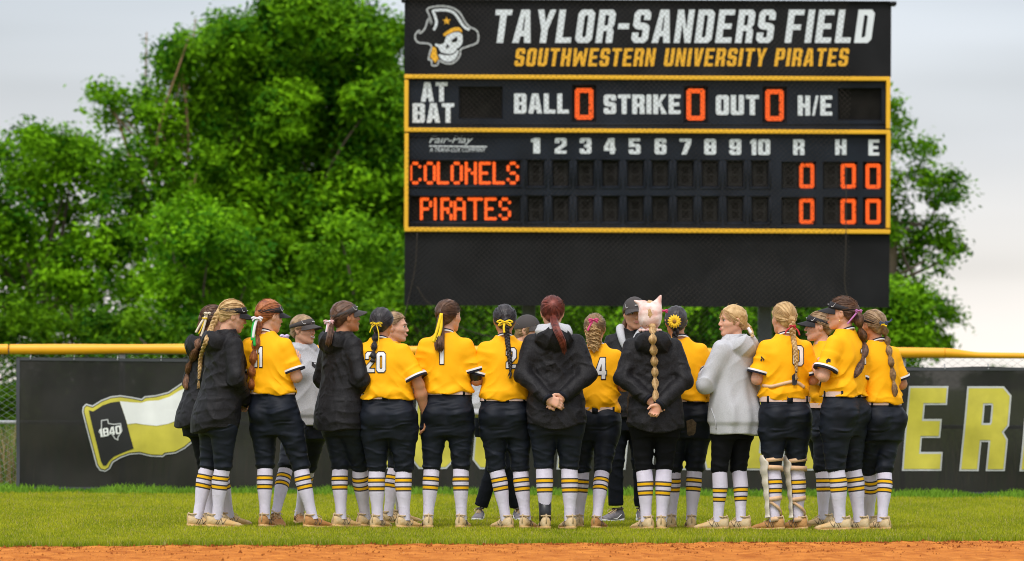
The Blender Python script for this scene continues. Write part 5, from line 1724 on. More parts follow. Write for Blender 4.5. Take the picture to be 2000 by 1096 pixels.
def tail_loose(P, col, px, r, n=90, curly=False, spread=1.0, lift=.03):
    L = tail_path(P, px, 26, lift=lift)
    t, N, B = frames(L)
    g = np.random.default_rng(P.seed)
    u = np.linspace(0, 1, len(L))
    env = np.interp(u, [0, .08, .3, .75, 1.0], [.35, .55, 1.0, 1.0*spread, .62*spread])*r
    mb = MB()
    v, f = tube(L, env*.72*np.interp(u, [0, .85, 1], [1, 1, .1]), 10); mb.add(v, f)
    for i in range(n):
        a = g.uniform(0, 2*math.pi); q = math.sqrt(g.uniform(.3, 1))
        cut = int(len(L)*g.uniform(.78, 1.0))
        w = g.normal(0, .12, 2)
        x, y = math.cos(a)*q, math.sin(a)*q
        if curly:
            ph = g.uniform(0, 6.28); fr = g.uniform(4.5, 7.5)
            Lh = smooth_path(L[::3], 70); th, Nh, Bh = frames(Lh); uh = np.linspace(0, 1, 70)
            eh = np.interp(uh, u, env)
            cx = x*.85+.30*np.sin(uh*fr*6.28+ph); cy = y*.85+.30*np.cos(uh*fr*6.28+ph)
            c = (Lh+Nh*(cx*eh)[:, None]+Bh*(cy*eh)[:, None])[:int(70*g.uniform(.7, 1.0))]
            v, f = tube(c, np.linspace(.0042, .0028, len(c)), 4)
        else:
            c = (L+N*((x+w[0]*u)*env)[:, None]+B*((y+w[1]*u)*env)[:, None])[:cut]
            v, f = tube(c, np.interp(np.linspace(0, 1, len(c)), [0, .8, 1], [.0035, .0035, .001]), 4)
        mb.add(v, f)
    return mb.build('ponytail', M_hair[col], P.hair)
def strip3(pts, w, nrm=(0, -1, 0), th=.0015):
    """thin two sided ribbon"""
    L = smooth_path(pts, max(10, len(pts)*6)); t, _, _ = frames(L)
    nrm = np.asarray(nrm, float)
    s_ = np.cross(t, nrm); s_ /= np.maximum(np.linalg.norm(s_, axis=1, keepdims=True), 1e-6)
    d = np.cross(s_, t)
    w = np.broadcast_to(w, (len(L),))[:, None] if np.ndim(w) == 0 else np.interp(np.linspace(0, 1, len(L)), np.linspace(0, 1, len(w)), w)[:, None]
    V = np.stack([L-s_*w/2+d*th, L+s_*w/2+d*th, L+s_*w/2-d*th, L-s_*w/2-d*th], 1).reshape(-1, 3)
    n = len(L); f = []
    for i in range(n-1):
        for j in range(4): f.append((i*4+j, i*4+(j+1) % 4, i*4+4+(j+1) % 4, i*4+4+j))
    f += [(3, 2, 1, 0), (n*4-4, n*4-3, n*4-2, n*4-1)]
    return V, f
def pxp(P, x, y, dy):
    R0 = np.array(P.root.location); q = at(x, y, R0[1]+dy)-R0; q[1] = dy; return q
def bow(P, col, x, y, size, tails=(), w=.014, loops=True, dy=None, parent=None):
    """bow knot at a photo pixel with loops and hanging tails (each a list of pixels)"""
    if dy is None: dy = tie_world(P)[1]-.055*P.hs
    c = pxp(P, x, y, dy)
    mb = MB()
    if loops:
        for sx in (-1, 1):
            for tilt, q_ in ((.10, 1.15), (-.45, .95)):
                e = np.array([sx*size*q_, -.004, size*tilt])
                v, f = strip3([c, c+e*.55+[0, -.010, size*.20], c+e+[0, -.002, -size*.08], c+e*.6+[0, .006, -size*.16], c], w*.62, (.35*sx, -1, .5)); mb.add(v, f)
        v, f = tube([c+[-.006, -.006, 0], c+[.006, -.006, 0]], .0055, 8); mb.add(v, f)
    for tl in tails:
        pts = [c]+[pxp(P, a, b, dy-.012-.004*i) for i, (a, b) in enumerate(tl)]
        v, f = strip3(pts, w); mb.add(v, f)
    return mb.build('hair_ribbon', M_rib[col], parent or P.hair)

def visor(P, m, cap=False, logo=True, tilt=0.0, band_only=False):
    Rh, c, s = P.Rh, P.hc, P.hs
    T = rotx(tilt)
    W = lambda q: c+((np.asarray(q) @ T.T)*s) @ Rh.T
    E0, Er = np.array([0, -.012, .030]), np.array([.0905, .111, .105])
    mb = MB()
    n = 40
    a = np.linspace(0, 2*math.pi, n, endpoint=False)
    zb = lambda a_: .034+.016*np.sin(a_)       # higher in front
    h = np.interp(np.sin(a), [-1, -.3, .6, 1], [.022, .030, .046, .052])
    if band_only: h = h*0+.028
    rings = []
    for tt in (0, .5, 1.0):
        z = zb(a)-.012+h*tt
        q = np.sqrt(np.clip(1-((z-E0[2])/Er[2])**2, .05, 1))
        rings.append(np.stack([np.cos(a)*Er[0]*q, E0[1]+np.sin(a)*Er[1]*q, z], -1))
    if cap:
        for tt in (.25, .5, .75, .93, 1.0):
            z1 = rings[2][:, 2]; z = z1+(E0[2]+Er[2]*1.0-z1)*tt
            q = np.sqrt(np.clip(1-((z-E0[2])/(Er[2]*1.002))**2, .0005, 1))
            rings.append(np.stack([np.cos(a)*Er[0]*q, E0[1]+np.sin(a)*Er[1]*q, z], -1))
    V = np.concatenate(rings); m_ = len(rings)
    f = [(i*n+j, i*n+(j+1) % n, (i+1)*n+(j+1) % n, (i+1)*n+j) for i in range(m_-1) for j in range(n)]
    if cap: f.append(tuple(range((m_-1)*n, m_*n)))
    else:
        b = len(V)
        V = np.concatenate([V, rings[0]*[.95, .95, 1], rings[2]*[.95, .95, 1]])
        f += [(b+j, b+(j+1) % n, (j+1) % n, j) for j in range(n)]+[(2*n+j, 2*n+(j+1) % n, b+n+(j+1) % n, b+n+j) for j in range(n)]
    mb.add(W(V), f)
    o = mb.build('headband' if band_only else ('cap' if cap else 'visor'), m, P.hair)
    if not band_only:
        mb = MB()
        na, nr = 17, 7
        ang = np.linspace(-1.12, 1.12, na)
        P0 = []
        for i in range(nr):
            r = i/(nr-1)
            x = np.sin(ang)*.088*(1+.04*r)
            y0 = E0[1]+np.cos(ang)*.108
            ext = .078*np.cos(ang/1.12*math.pi/2)**.55
            y = y0+ext*r
            z = .044-.022*r-.030*(np.abs(np.sin(ang))**2)*(.5+.6*r)
            P0.append(np.stack([x, y, z], -1))
        top = np.array(P0)
        v = np.concatenate([top.reshape(-1, 3), (top-[0, 0, .004]).reshape(-1, 3)])
        k_ = na*nr
        f = []
        for i in range(nr-1):
            for j in range(na-1):
                q = (i*na+j, i*na+j+1, (i+1)*na+j+1, (i+1)*na+j)
                f.append(q[::-1]); f.append(tuple(k_+x for x in q))
        for j in range(na-1): f.append(((nr-1)*na+j, k_+(nr-1)*na+j, k_+(nr-1)*na+j+1, (nr-1)*na+j+1)[::-1])
        mb.add(W(v), f)
        mb.build('bill', m, o)
        if logo:
            mb = MB()
            for sx in (-1, 1):
                al = math.pi/2+sx*.95
                pts = []
                if sx > 0: mb.build('visor_mark', M_white, o); mb = MB()
                for t_ in np.linspace(0, 1, 7):
                    a_ = al+sx*.22*(t_-.5)*2*.8
                    z = .050+.012*(t_-.35)**2*6-.004
                    q = math.sqrt(max(.05, 1-((z-E0[2])/Er[2])**2))
                    pts.append((math.cos(a_)*(Er[0]*q+.002), E0[1]+math.sin(a_)*(Er[1]*q+.002), z))
                v, f = tube(W(np.array(pts)), [.0006, .0014, .0021, .0019, .0014, .0010, .0005], 5); mb.add(v, f)
            mb.build('visor_mark', M_white, o); mb = MB()
            pts = [(-.016, E0[1]+.1085, .066), (0, E0[1]+.1105, .068), (.016, E0[1]+.1085, .066)]
            v, f = tube(W(smooth_path(pts, 6)), .0030, 5); mb.add(v, f)
            mb.build('visor_mark', M_white, o)
    return o

def face(P, smile=False):
    Rh, c, s = P.Rh, P.hc, P.hs
    W = lambda q: c+(np.asarray(q, float)*s) @ Rh.T
    def ell(name, ctr, r, m, parent):
        n, mm = 12, 7
        V = [];
        for i in range(mm+1):
            th = math.pi*i/mm
            for j in range(n): V.append((ctr[0]+r[0]*math.sin(th)*math.cos(2*math.pi*j/n), ctr[1]+r[1]*math.sin(th)*math.sin(2*math.pi*j/n), ctr[2]+r[2]*math.cos(th)))
        f = [(i*n+j, (i+1)*n+j, (i+1)*n+(j+1) % n, i*n+(j+1) % n) for i in range(mm) for j in range(n)]
        return mesh_obj(name, W(V), f, m, parent)
    for sx in (-1, 1):
        e = ell('eye', (sx*.031, .0780, .003), (.0125, .0085, .0062), M_eyeW, P.body)
        ell('iris', (sx*.031, .0842, .003), (.0056, .0035, .0056), M_iris, e)
        mb = MB()
        mb.tube(W(smooth_path([(sx*.017, .0870, .0060), (sx*.031, .0895, .0105), (sx*.046, .0815, .0055)], 8)), [.0012, .0018, .002, .0022, .0022, .002, .0016, .001], 5)
        mb.build('eyelash', M_iris, e)
        mb = MB()
        mb.tube(W(smooth_path([(sx*.012, .0975, .0225), (sx*.030, .0945, .0275), (sx*.050, .0810, .0225)], 8)), [.0018, .0026, .003, .003, .0028, .0024, .0018, .001], 5)
        mb.build('eyebrow', P.brow, P.body)
    if smile:
        mb = MB(); mb.tube(W(smooth_path([(-.024, .0885, -.053), (-.012, .0975, -.0605), (0, .1005, -.0625), (.012, .0975, -.0605), (.024, .0885, -.053)], 12)), ([.0016]+[.0045]*10+[.0016], [.0016]+[.0035]*10+[.0016]), 6)
        mb.build('teeth', M_teeth, P.body)
        ys = ((-.0545, 1), (-.0695, .95))
    else: ys = ((-.0585, .85), (-.0665, .8))
    mb = MB()
    for z, kx in ys:
        bend = .006 if smile else -.001
        mb.tube(W(smooth_path([(-.022*kx, .0885, z+bend), (-.010*kx, .0985, z+.001), (0, .1000, z-.0005), (.010*kx, .0985, z+.001), (.022*kx, .0885, z+bend)], 12)), [.0008, .002, .003, .0036, .0038, .0036, .0036, .0038, .0036, .003, .002, .0008], 6)
    mb.build('lips', M_lip, P.body)

def number(P, txt, x0, y0, x1, y1, slant=0.0):
    """block number printed on the back of the jersey between two photo pixel corners"""
    R0 = np.array(P.root.location)
    for grow, m, lift, nm in ((.34, M_navy, .0035, 'number_outline'), (0, M_white, .0062, 'number')):
        pl, tw = text_polys(txt, gap=1.0, grow=grow, s=1.4, t=1.15, shear=slant)
        sx, sy = (x1-x0)/tw, (y1-y0)/7.0
        bm = bmesh.new()
        for o, hs in pl:
            pts, tr = poly_tris(o, hs)
            vs = []
            for a, b in pts:
                q = at(x0+a*sx, y1-b*sy, R0[1]-.1)-R0
                vs.append(bm.verts.new((q[0], 0, q[2])))
            for t in tr: bm.faces.new([vs[i] for i in t])
        X = [v.co.x for v in bm.verts]; Z_ = [v.co.z for v in bm.verts]
        for x in np.arange(min(X)+.004, max(X), .009): bmesh.ops.bisect_plane(bm, geom=bm.verts[:]+bm.edges[:]+bm.faces[:], plane_co=(x, 0, 0), plane_no=(1, 0, 0))
        for z in np.arange(min(Z_)+.004, max(Z_), .009): bmesh.ops.bisect_plane(bm, geom=bm.verts[:]+bm.edges[:]+bm.faces[:], plane_co=(0, 0, z), plane_no=(0, 0, 1))
        bad = []
        for v in bm.verts:
            h = P.top_bvh.ray_cast(Vector((v.co.x, -1.5, v.co.z)), Vector((0, 1, 0)))[0]
            if h is None: bad.append(v)
            else: v.co.y = h.y-lift
        bmesh.ops.delete(bm, geom=bad, context='VERTS')
        bmesh.ops.recalc_face_normals(bm, faces=bm.faces[:])
        me = bpy.data.meshes.new(nm); bm.to_mesh(me); bm.free()
        me.materials.append(m); me.polygons.foreach_set('use_smooth', np.ones(len(me.polygons), dtype=bool))
        o = bpy.data.objects.new(nm, me); COL.objects.link(o); o.parent = P.top

def patch(P, name, polys_px, m, target='top', lift=.004):
    """small mark on the cloth, polygon in photo pixels"""
    bvh = P.top_bvh if target == 'top' else P.pants_bvh
    R0 = np.array(P.root.location)
    mb = MB()
    for poly in polys_px:
        pts, tr = poly_tris([(a, -b) for a, b in poly])
        vs = []; ok = True
        for a, b in pts:
            q = at(a, -b, R0[1]-.1)-R0
            h = bvh.ray_cast(Vector((q[0], -1.5, q[2])), Vector((0, 1, 0)))[0]
            if h is None: ok = False; break
            vs.append((q[0], h.y-lift, q[2]))
        if ok: mb.add(vs, tr)
    if mb.n: return mb.build(name, m, P.top if target == 'top' else P.pants)
def surf_tube(P, name, px, r, m, target='top', lift=.004, parent=None):
    bvh = P.top_bvh if target == 'top' else P.pants_bvh
    R0 = np.array(P.root.location); pts = []
    for a, b in px:
        q = at(a, b, R0[1]-.1)-R0
        h = bvh.ray_cast(Vector((q[0], -1.5, q[2])), Vector((0, 1, 0)))[0]
        if h is not None: pts.append((q[0], h.y-lift, q[2]))
    if len(pts) < 2: return None
    v, f = tube(smooth_path(pts, len(pts)*4), r, 6)
    return MB().add(v, f).build(name, m, parent or (P.top if target == 'top' else P.pants))

ARM = {
 'fold': ((.213, -.005, 1.135), (.035, .185, 1.150)),
 'foldhi': ((.228, .03, 1.130), (.060, .21, 1.225)),
 'low': ((.240, -.015, 1.120), (.055, .195, .955)),
 'down': ((.225, -.03, 1.115), (.235, .03, .875)),
 'back': ((.226, -.085, 1.135), (.060, -.195, .985)), 'backover': ((.226, -.085, 1.135), (.066, -.232, .965)), 'raised': ((.235, .0, 1.10), (.170, .12, 1.265)), 'out': ((.255, -.03, 1.12), (.215, .10, .89)),
}
HND = {
 'fold': dict(dir=(-.9, .25, .05), nrm=(0, -1, 0), curl=.5), 'foldhi': dict(dir=(-.6, .3, .4), nrm=(-.5, -.7, 0), curl=.9), 'low': dict(dir=(-.75, .3, -.4), nrm=(0, -1, 0), curl=.6),
 'down': dict(dir=(0, .05, -1), nrm=(-1, 0, 0), curl=.45), 'back': dict(dir=(-.80, -.0, -.60), nrm=(0, -1.0, .0), curl=.35), 'backover': dict(dir=(-.86, .0, -.35), nrm=(0, 1.0, -.2), curl=.55), 'raised': dict(dir=(-.25, .1, 1), nrm=(-.3, -1, 0), curl=.25), 'out': dict(dir=(-.1, .2, -1), nrm=(-1, 0, 0), curl=.9),
}
def make(px, Y, top, label, psi=0, psi_p=None, hpx=None, hdy=0.0, hyaw=None, hpitch=0, hroll=0, w=1.0, kind='tee', skin='fair', arms=('fold', 'fold'),
         feet=(), shoes='cream', pants='knicker', hem=None, belt=1.022, stripe=.075, sleeve=.80, seed=1, neck_dx=0, knees=None, pants_end=None, socks=True, calf=1.0,
         cuff_back=.0, head_scale=1.0, hands=None, hdrop=0, brow='brown', hip_dx=0.0, stem=None):
    P = Person()
    r = at(px, 1000, Y)
    P.root = empty('person', (r[0], Y, 0)); tag(P.root, label, 'person', 'softball players and coaches in a huddle')
    P.seed = seed
    H = stem or at(hpx or px, top, Y)[2]
    P.k = H/1.70
    P.psi = R(psi); P.psi_p = R(psi if psi_p is None else psi_p)
    P.hyaw = R(psi if hyaw is None else hyaw); P.hpitch = R(hpitch); P.hroll = R(hroll)
    P.w = w; P.head_scale = head_scale
    P.hx, P.hy = hip_dx/F*Y, 0.0
    hx = ((hpx or px)-px)/F*Y
    P.nx, P.ny = hx*.62+neck_dx, hdy*.6
    P.top_kind = kind; P.sleeve = sleeve; P.calf = calf
    P.hem = hem if hem else (1.014 if kind == 'tee' else .76)
    P.belt_z = belt; P.stripe = stripe; P.cuff_back = cuff_back; P.pants_end = pants_end
    P.skin = M_skin[skin]; P.brow = M_hair[brow]
    g = lambda a: ARM[a] if isinstance(a, str) else a
    P.arms = {-1: g(arms[0]), 1: g(arms[1])}
    P.hands = {}
    for s, a in ((-1, arms[0]), (1, arms[1])):
        h = dict(HND[a] if isinstance(a, str) else HND['fold'])
        h['dir'] = (s*h['dir'][0], h['dir'][1], h['dir'][2]); h['nrm'] = (s*h['nrm'][0], h['nrm'][1], h['nrm'][2])
        if hands and s in hands: h.update(hands[s])
        P.hands[s] = h
    P.feet = {}
    for s, ft in ((-1, feet[0]), (1, feet[1])):
        fx = (ft[0]-px)/F*Y
        P.feet[s] = (fx, ft[1], R(ft[2]), ft[3] if len(ft) > 3 else 0.0)
    P.knees = {}
    if knees:
        for s, v in knees.items(): P.knees[s] = v
    setup(P)
    P.tie = None
    hz = H-.113*P.k-hdrop
    P.hc = np.array([hx, P.ny+hdy*.4+.0, hz])+rotz(P.hyaw) @ np.array([0, .020*P.k, 0])
    P.body = body_mesh(P)
    if kind == 'tee': tee_mesh(P)
    else: coat_mesh(P, kind)
    pants_mesh(P, pants)
    for i, s in enumerate((-1, 1)):
        if socks and pants != 'track': sock(P, s)
        shoe(P, s, shoes if isinstance(shoes, str) else shoes[i])
    return P

def arm_sleeve(P, s, t0=-.25, t1=.95):
    S, E, W = P.sh[s], P.el[s], P.wr[s]
    pts = [E+(S-E)*(-t0), E, E+(W-E)*.3, E+(W-E)*t1]
    v, f = tube(smooth_path(pts, 14), np.interp(np.linspace(0, 1, 14), [0, .3, .6, 1], [.050, .0495, .047, .034])*P.k, 14)
    MB().add(v, f).build('arm_sleeve', M_blackp, P.root)
def watch(P, s):
    W, E = P.wr[s], P.el[s]; d = (E-W)/np.linalg.norm(E-W)
    v, f = tube([W+d*.012, W+d*.034], [.0315*P.k, .0335*P.k], 16)
    MB().add(v, f).build('wrist_watch', M_blackp, P.body)
def shin_guard(P, s):
    k = P.k; K, A = P.kn[s], P.an[s]
    ax = A-K; L = np.linalg.norm(ax); ax = ax/L
    fw = P.toe[s]-ax*(P.toe[s] @ ax); fw /= np.linalg.norm(fw); sd_ = np.cross(ax, fw)
    us = np.linspace(-.10*k, L-.02, 26)
    al = np.linspace(-1.75, 1.75, 19)
    u = us/L
    r = np.interp(u, [-.25, 0, .1, .3, .7, 1], [.088, .092, .088, .078, .066, .070])*k+.004*np.sin(us*70)
    cv = np.interp(u, [-.25, -.1, .05, .9, 1], [.6, 1.0, .9, .8, .95])
    V = []
    for dr in (0, -.010):
        V.append((K+ax*us[:, None])[:, None]+(np.cos(al[None]*cv[:, None])[..., None]*fw+np.sin(al[None]*cv[:, None])[..., None]*sd_)*((r+dr)[:, None, None]))
    n = len(al); m = len(us); v = np.concatenate([x.reshape(-1, 3) for x in V]); o_ = n*m
    f = []
    for i in range(m-1):
        for j in range(n-1):
            q = (i*n+j, (i+1)*n+j, (i+1)*n+j+1, i*n+j+1); f.append(q); f.append(tuple(o_+x for x in q[::-1]))
        for j in (0, n-1): f.append((i*n+j, o_+i*n+j, o_+(i+1)*n+j, (i+1)*n+j))
    for i in (0, m-1):
        for j in range(n-1): f.append((i*n+j, i*n+j+1, o_+i*n+j+1, o_+i*n+j))
    g_ = mesh_obj('shin_guard', v, f, M_guard, P.root)
    for u0, u1, w in ((-.075, -.055, .030), (.015, -.005, .034), (.215, .235, .032), (.39, .25, .026), (.375, .385, .032)):
        a = np.linspace(1.5, 2*math.pi-1.5, 22)
        uu_ = np.linspace(u0, u1, 22)*k
        rr = (np.interp(uu_/L, [-.25, 0, .3, .7, 1], [.084, .080, .0735, .056, .052])*k+.004)
        C = K+ax*uu_[:, None]
        P1 = C+(np.cos(a)[:, None]*fw+np.sin(a)[:, None]*sd_)*rr[:, None]
        P2 = C+(np.cos(a)[:, None]*fw+np.sin(a)[:, None]*sd_)*(rr-.006)[:, None]
        h = ax*w/2*k
        v = np.concatenate([P1-h, P1+h, P2+h, P2-h]); q = 22
        f = []
        for i in range(q-1):
            for b in range(4): f.append((b*q+i, b*q+i+1, ((b+1) % 4)*q+i+1, ((b+1) % 4)*q+i))
        mesh_obj('strap', v, f, M_strap, g_)
    return g_
def bonnet(P):
    Rh, c, s = P.Rh, P.hc, P.hs
    def f(p):
        q = ((p-c) @ Rh)/s
        a = np.abs((q-[0, -.012, .016])/[.088, .106, .100])
        d = ((a[:, 0]**3.2+a[:, 1]**2.4+a[:, 2]**3.2)**(1/2.9)-1)*.09
        d = smin(d, d_cone(q, (.055, -.01, .10), (.082, -.012, .168), .032, .004), .025)
        d = smin(d, d_cone(q, (-.055, -.01, .095), (-.118, -.012, .122), .032, .005), .025)
        d = d+.0035*fold(q, 26, 3)-.0035*crease(q[:, 0]*110+3*fold(q*[1, 1, .3], 14, 5))*np.clip((.0-q[:, 2])/.06, 0, 1)
        d = smax(d, q[:, 1]-.075+.2*q[:, 2], .008)
        d = smax(d, -.092-q[:, 2], .006)
        rf = np.sqrt((np.linalg.norm(q[:, :2]-[0, -.03], axis=1)-.074)**2+((q[:, 2]+.098))**2)-.011-.004*np.sin(np.arctan2(q[:, 1], q[:, 0])*17)
        rf = smax(rf, q[:, 1]-.05, .01)
        return smin(d, rf, .012)*s
    v, qd = surfnet(f, c-.22, c+.22, .0062)
    o = mesh_obj('cat_eared_bonnet', v, qd, M_bonnet, P.hair)
    return o
def sunflower(P, x, y, r):
    dy = tie_world(P)[1]-.045
    c = pxp(P, x, y, dy)
    mb = MB()
    for lay, (n, rr, off) in enumerate(((15, r, 0), (13, r*.82, .2))):
        for i in range(n):
            a = i*2*math.pi/n+off
            d = np.array([math.cos(a), 0, math.sin(a)]); t = np.array([-math.sin(a), 0, math.cos(a)])
            pts = []; fs = []
            for u, w in ((.25, .5), (.5, 1.0), (.75, .95), (.92, .5), (1.0, .03)):
                yy = -.010-.006*lay-.010*math.sin(u*2.5)
                pts += [c+d*rr*u+t*w*rr*.16+[0, yy, 0], c+d*rr*u+[0, yy-.003, 0], c+d*rr*u-t*w*rr*.16+[0, yy, 0]]
            for q in range(4): fs += [(q*3, q*3+1, q*3+4, q*3+3), (q*3+1, q*3+2, q*3+5, q*3+4)]
            mb.add(pts, fs)
    o = mb.build('sunflower', M_petal, P.hair)
    v, f = tube([c+[0, -.005, 0], c+[0, -.028, 0], c+[0, -.034, 0]], [r*.30, r*.28, r*.15], 16)
    MB().add(v, f).build('sunflower_heart', M_seed, o)

def lapels(P):
    """grey sweatshirt hood showing inside the open jacket collar"""
    for s in (-1, 1):
        pts = smooth_path([P.tor(s*.085, -.06, 1.485), P.tor(s*.088, .03, 1.475), P.tor(s*.060, .105, 1.41), P.tor(s*.02, .135, 1.31)], 14)
        v, f = tube(pts, np.interp(np.linspace(0, 1, 14), [0, .3, .8, 1], [.030, .034, .026, .012])*P.k, 10)
        MB().add(v, f).build('hood', M_hoodie, P.top)
# ------------------------------------------------------------------ the huddle, left to right
def dress(P, col, tie=(0, -.105, .02), n=150):
    P.tie = np.array(tie); hair_cap(P, col); strands(P, col, n, P.tie)

P = make(402, 40.35, 599, 'player in a black rain jacket behind the blonde plait, brown bubble ponytail', psi=-62, hyaw=-70, hpx=412, hpitch=-10, kind='jacket', skin='fair', arms=('low', 'low'), pants='tights', feet=((408, .0, -70), (446, .12, -65)), seed=11, hem=.80, hip_dx=-8)
dress(P, 'brown', (0, -.108, .0)); visor(P, M_visor)
tail_bubble(P, 'chestnut', [(393, 655), (384, 680), (374, 705), (366, 730), (364, 762)], 5, .032)
bow(P, 'cream', 405, 612, .022, [[(398, 640), (390, 665)], [(392, 632), (382, 650)]], w=.016)
bow(P, 'yellow', 400, 622, .018, [[(394, 640), (388, 652)]], w=.008)

P = make(430, 39.95, 588, 'player in a black rain jacket and black visor with long blonde plait, leftmost but one', psi=-58, psi_p=-66, hyaw=-76, hpx=448, hpitch=-14, kind='jacket', skin='fair', arms=('low', 'low'), feet=((386, .03, -80), (425, -.05, -82)), seed=12, hem=.745, shoes='cream', hip_dx=-2, w=1.03)
dress(P, 'blonde', (0, -.112, .0)); visor(P, M_visor)
tail_plait(P, 'blonde', [(413, 641), (402, 668), (393, 695), (390, 725), (388, 748)], 6.5, .018)

P = make(517, 39.97, 588, 'red haired player in a gold jersey number eleven with white and green hair ribbons', psi=-24, hyaw=-56, hpx=521, hpitch=-8, skin='fair', feet=((517, .02, -14), (611, -.05, -48)), shoes='rust', seed=13, hem=1.005, w=1.02, hip_dx=17)
dress(P, 'red', (0, -.110, -.005)); visor(P, M_visor)
tail_bubble(P, 'red', [(503, 655), (497, 683), (493, 712), (491, 738), (492, 762)], 5, .031)
bow(P, 'white', 502, 622, .036, [[(497, 640), (494, 660)]], w=.020)
bow(P, 'green', 499, 620, .02, [[(496, 645), (497, 676)], [(493, 645), (492, 665)]], w=.020, loops=False)
number(P, '11', 495, 678, 512, 717)

P = make(598, 41.0, 617, 'smiling player in a grey hooded sweatshirt and dark visor, facing the camera', psi=-150, psi_p=-160, hyaw=-122, hpx=587, kind='hoodie', skin='fair', arms=('out', 'raised'), feet=((582, .25, -165), (545, -.55, -160, .02)), shoes='rust', seed=14, hem=.80, knees={1: (.0, -.06)}, w=.98, cuff_back=.0)
dress(P, 'mid', (0, -.11, -.03)); visor(P, M_visorG); face(P, smile=True)
bow(P, 'lilac', 556, 657, .030, [], w=.03, dy=tie_world(P)[1])
patch(P, 'hoodie_emblem', [[(609, 707), (617, 708), (619, 716), (614, 719), (609, 714)]], M_visor)

P = make(668, 40.0, 590, 'player in black rain jacket and visor with pink ribbon bow, beside jersey twenty', psi=-52, hyaw=-66, hpx=669, hpitch=7, kind='jacket', skin='tan', arms=('low', 'low'), feet=((666, .05, -48), (712, .2, -42)), seed=15, hem=.755, w=1.06, shoes='cream')
dress(P, 'brown', (0, -.112, -.015)); visor(P, M_visorG)
tail_loose(P, 'brown', [(645, 652), (642, 668), (640, 676)], .024, 60)
bow(P, 'pink', 642, 628, .034, [[(639, 650), (638, 668)], [(650, 645), (653, 655)]], w=.015)
bow(P, 'white', 640, 628, .022, [[(637, 650), (636, 668)]], w=.013)

P = make(757, 39.9, 603, 'player in gold jersey number twenty with a short black braid and thin yellow bow', psi=-4, hyaw=-14, hpx=743, w=1.17, neck_dx=-.025, skin='tan', arms=('fold', ((.238, -.05, 1.115), (.255, .02, .875))), feet=((737, .03, -28), (790, .0, -42)), shoes='cream', seed=16, hem=1.005, stripe=.072, hands={1: dict(dir=(0, .1, -1), nrm=(-1, 0, 0), curl=.5)})
dress(P, 'dark', (0, -.105, -.005))
tail_bubble(P, 'dark', [(734, 655), (731, 676), (729, 698), (728, 708)], 5, .023)
bow(P, 'yellow', 735, 632, .040, [[(740, 655), (738, 676)], [(726, 640), (722, 650)]], w=.007)
number(P, '20', 714, 688, 753, 727)

P = make(772, 41.2, 612, 'fair player standing behind jersey twenty, only her profile turned right showing', psi=-110, hyaw=-100, hpx=765, skin='fair', arms=('fold', 'fold'), feet=((758, .0, -60), (782, .3, -60)), seed=17, shoes='cream')
dress(P, 'mid', (0, -.105, .0)); face(P)

P = make(873, 39.95, 588, 'player in gold jersey number one with a loose brown ponytail and flat yellow ribbon', psi=-6, hyaw=-35, hpx=872, neck_dx=-.012, skin='fair', feet=((836, 0, 5), (901, 0, -12)), seed=3, w=1.03, shoes='cream')
dress(P, 'brown', (0, -.105, .03))
tail_loose(P, 'brown', [(859, 650), (858, 672), (858, 690)], .036)
bow(P, 'yellow', 862, 612, .03, [[(855, 640), (846, 669)], [(861, 642), (852, 670)]], w=.022, loops=False)
number(P, '1', 857, 672, 866.5, 711)
arm_sleeve(P, 1)

P = make(985, 39.95, 597, 'player in gold jersey with number two, long dark plait under a yellow bow', psi=4, hyaw=4, hpx=984, w=1.03, skin='tan', feet=((988, .0, 32), (1027, .0, -20)), shoes='cream', seed=18, hem=.985, belt=.995, knees={-1: (-.02, 0), 1: (-.01, 0)})
dress(P, 'dark', (0, -.105, -.005))
tail_plait(P, 'dark', [(990, 655), (993, 680), (996, 708), (997, 728)], 5.5, .018)
bow(P, 'yellow', 986, 629, .052, [[(984, 640), (985, 650)]], w=.016)
number(P, '2', 989, 680, 1008, 719)

P = make(975, 42.3, 629, 'coach in a dark cap and grey sweatshirt standing behind the dark plait', psi=-165, hyaw=-110, hpx=1026, kind='hoodie', skin='fair', arms=('out', ((.235, .02, 1.10), (.215, .10, .90))), pants='track', feet=((936, .1, 172), (1012, .15, -170)), shoes='grey', seed=19, hem=.86, stem=1.64, w=1.0)
dress(P, 'mid', (0, -.10, -.04)); visor(P, M_visorG, cap=True, logo=False)

P = make(1085, 39.85, 581, 'player in black rain jacket with auburn ponytail over grey hood, hands behind her', psi=0, hyaw=3, hpx=1077, kind='jacket', w=1.08, skin='fair', arms=('backover', 'back'), feet=((1065, 0, 5), (1113, 0, 16)), seed=5, hem=.775, shoes='cream', stripe=.09)
dress(P, 'auburn', (0, -.10, .06), 190); inner_hood(P)
tail_loose(P, 'auburn', [(1081, 622), (1088, 645), (1098, 668), (1103, 694)], .027, lift=.085)
v, f = tube([P.an[-1]+(P.kn[-1]-P.an[-1])*.34, P.an[-1]+(P.kn[-1]-P.an[-1])*.1, P.an[-1]+[0, 0, -.02]], [.050, .046, .047], 18)
br_ = MB().add(v, f).build('ankle_brace', M_blackp, P.root)

P = make(1172, 40.3, 615, 'shorter player with curly blonde ponytail and pink ribbon, jersey number four', psi=-6, hyaw=-4, hpx=1160, skin='olive', feet=((1131, .05, 2), (1165, -.25, -18)), shoes=('cream', 'rust'), seed=20, w=1.02, hem=.915, belt=.945, arms=('fold', 'fold'), hip_dx=-8)
dress(P, 'mid', (0, -.105, .035))
tail_loose(P, 'blonde', [(1158, 645), (1160, 668), (1160, 690)], .054, 70, curly=True)
bow(P, 'hotpink', 1159, 625, .034, [[(1150, 640), (1148, 646)]], w=.014)
number(P, '4', 1164, 699, 1184, 740)

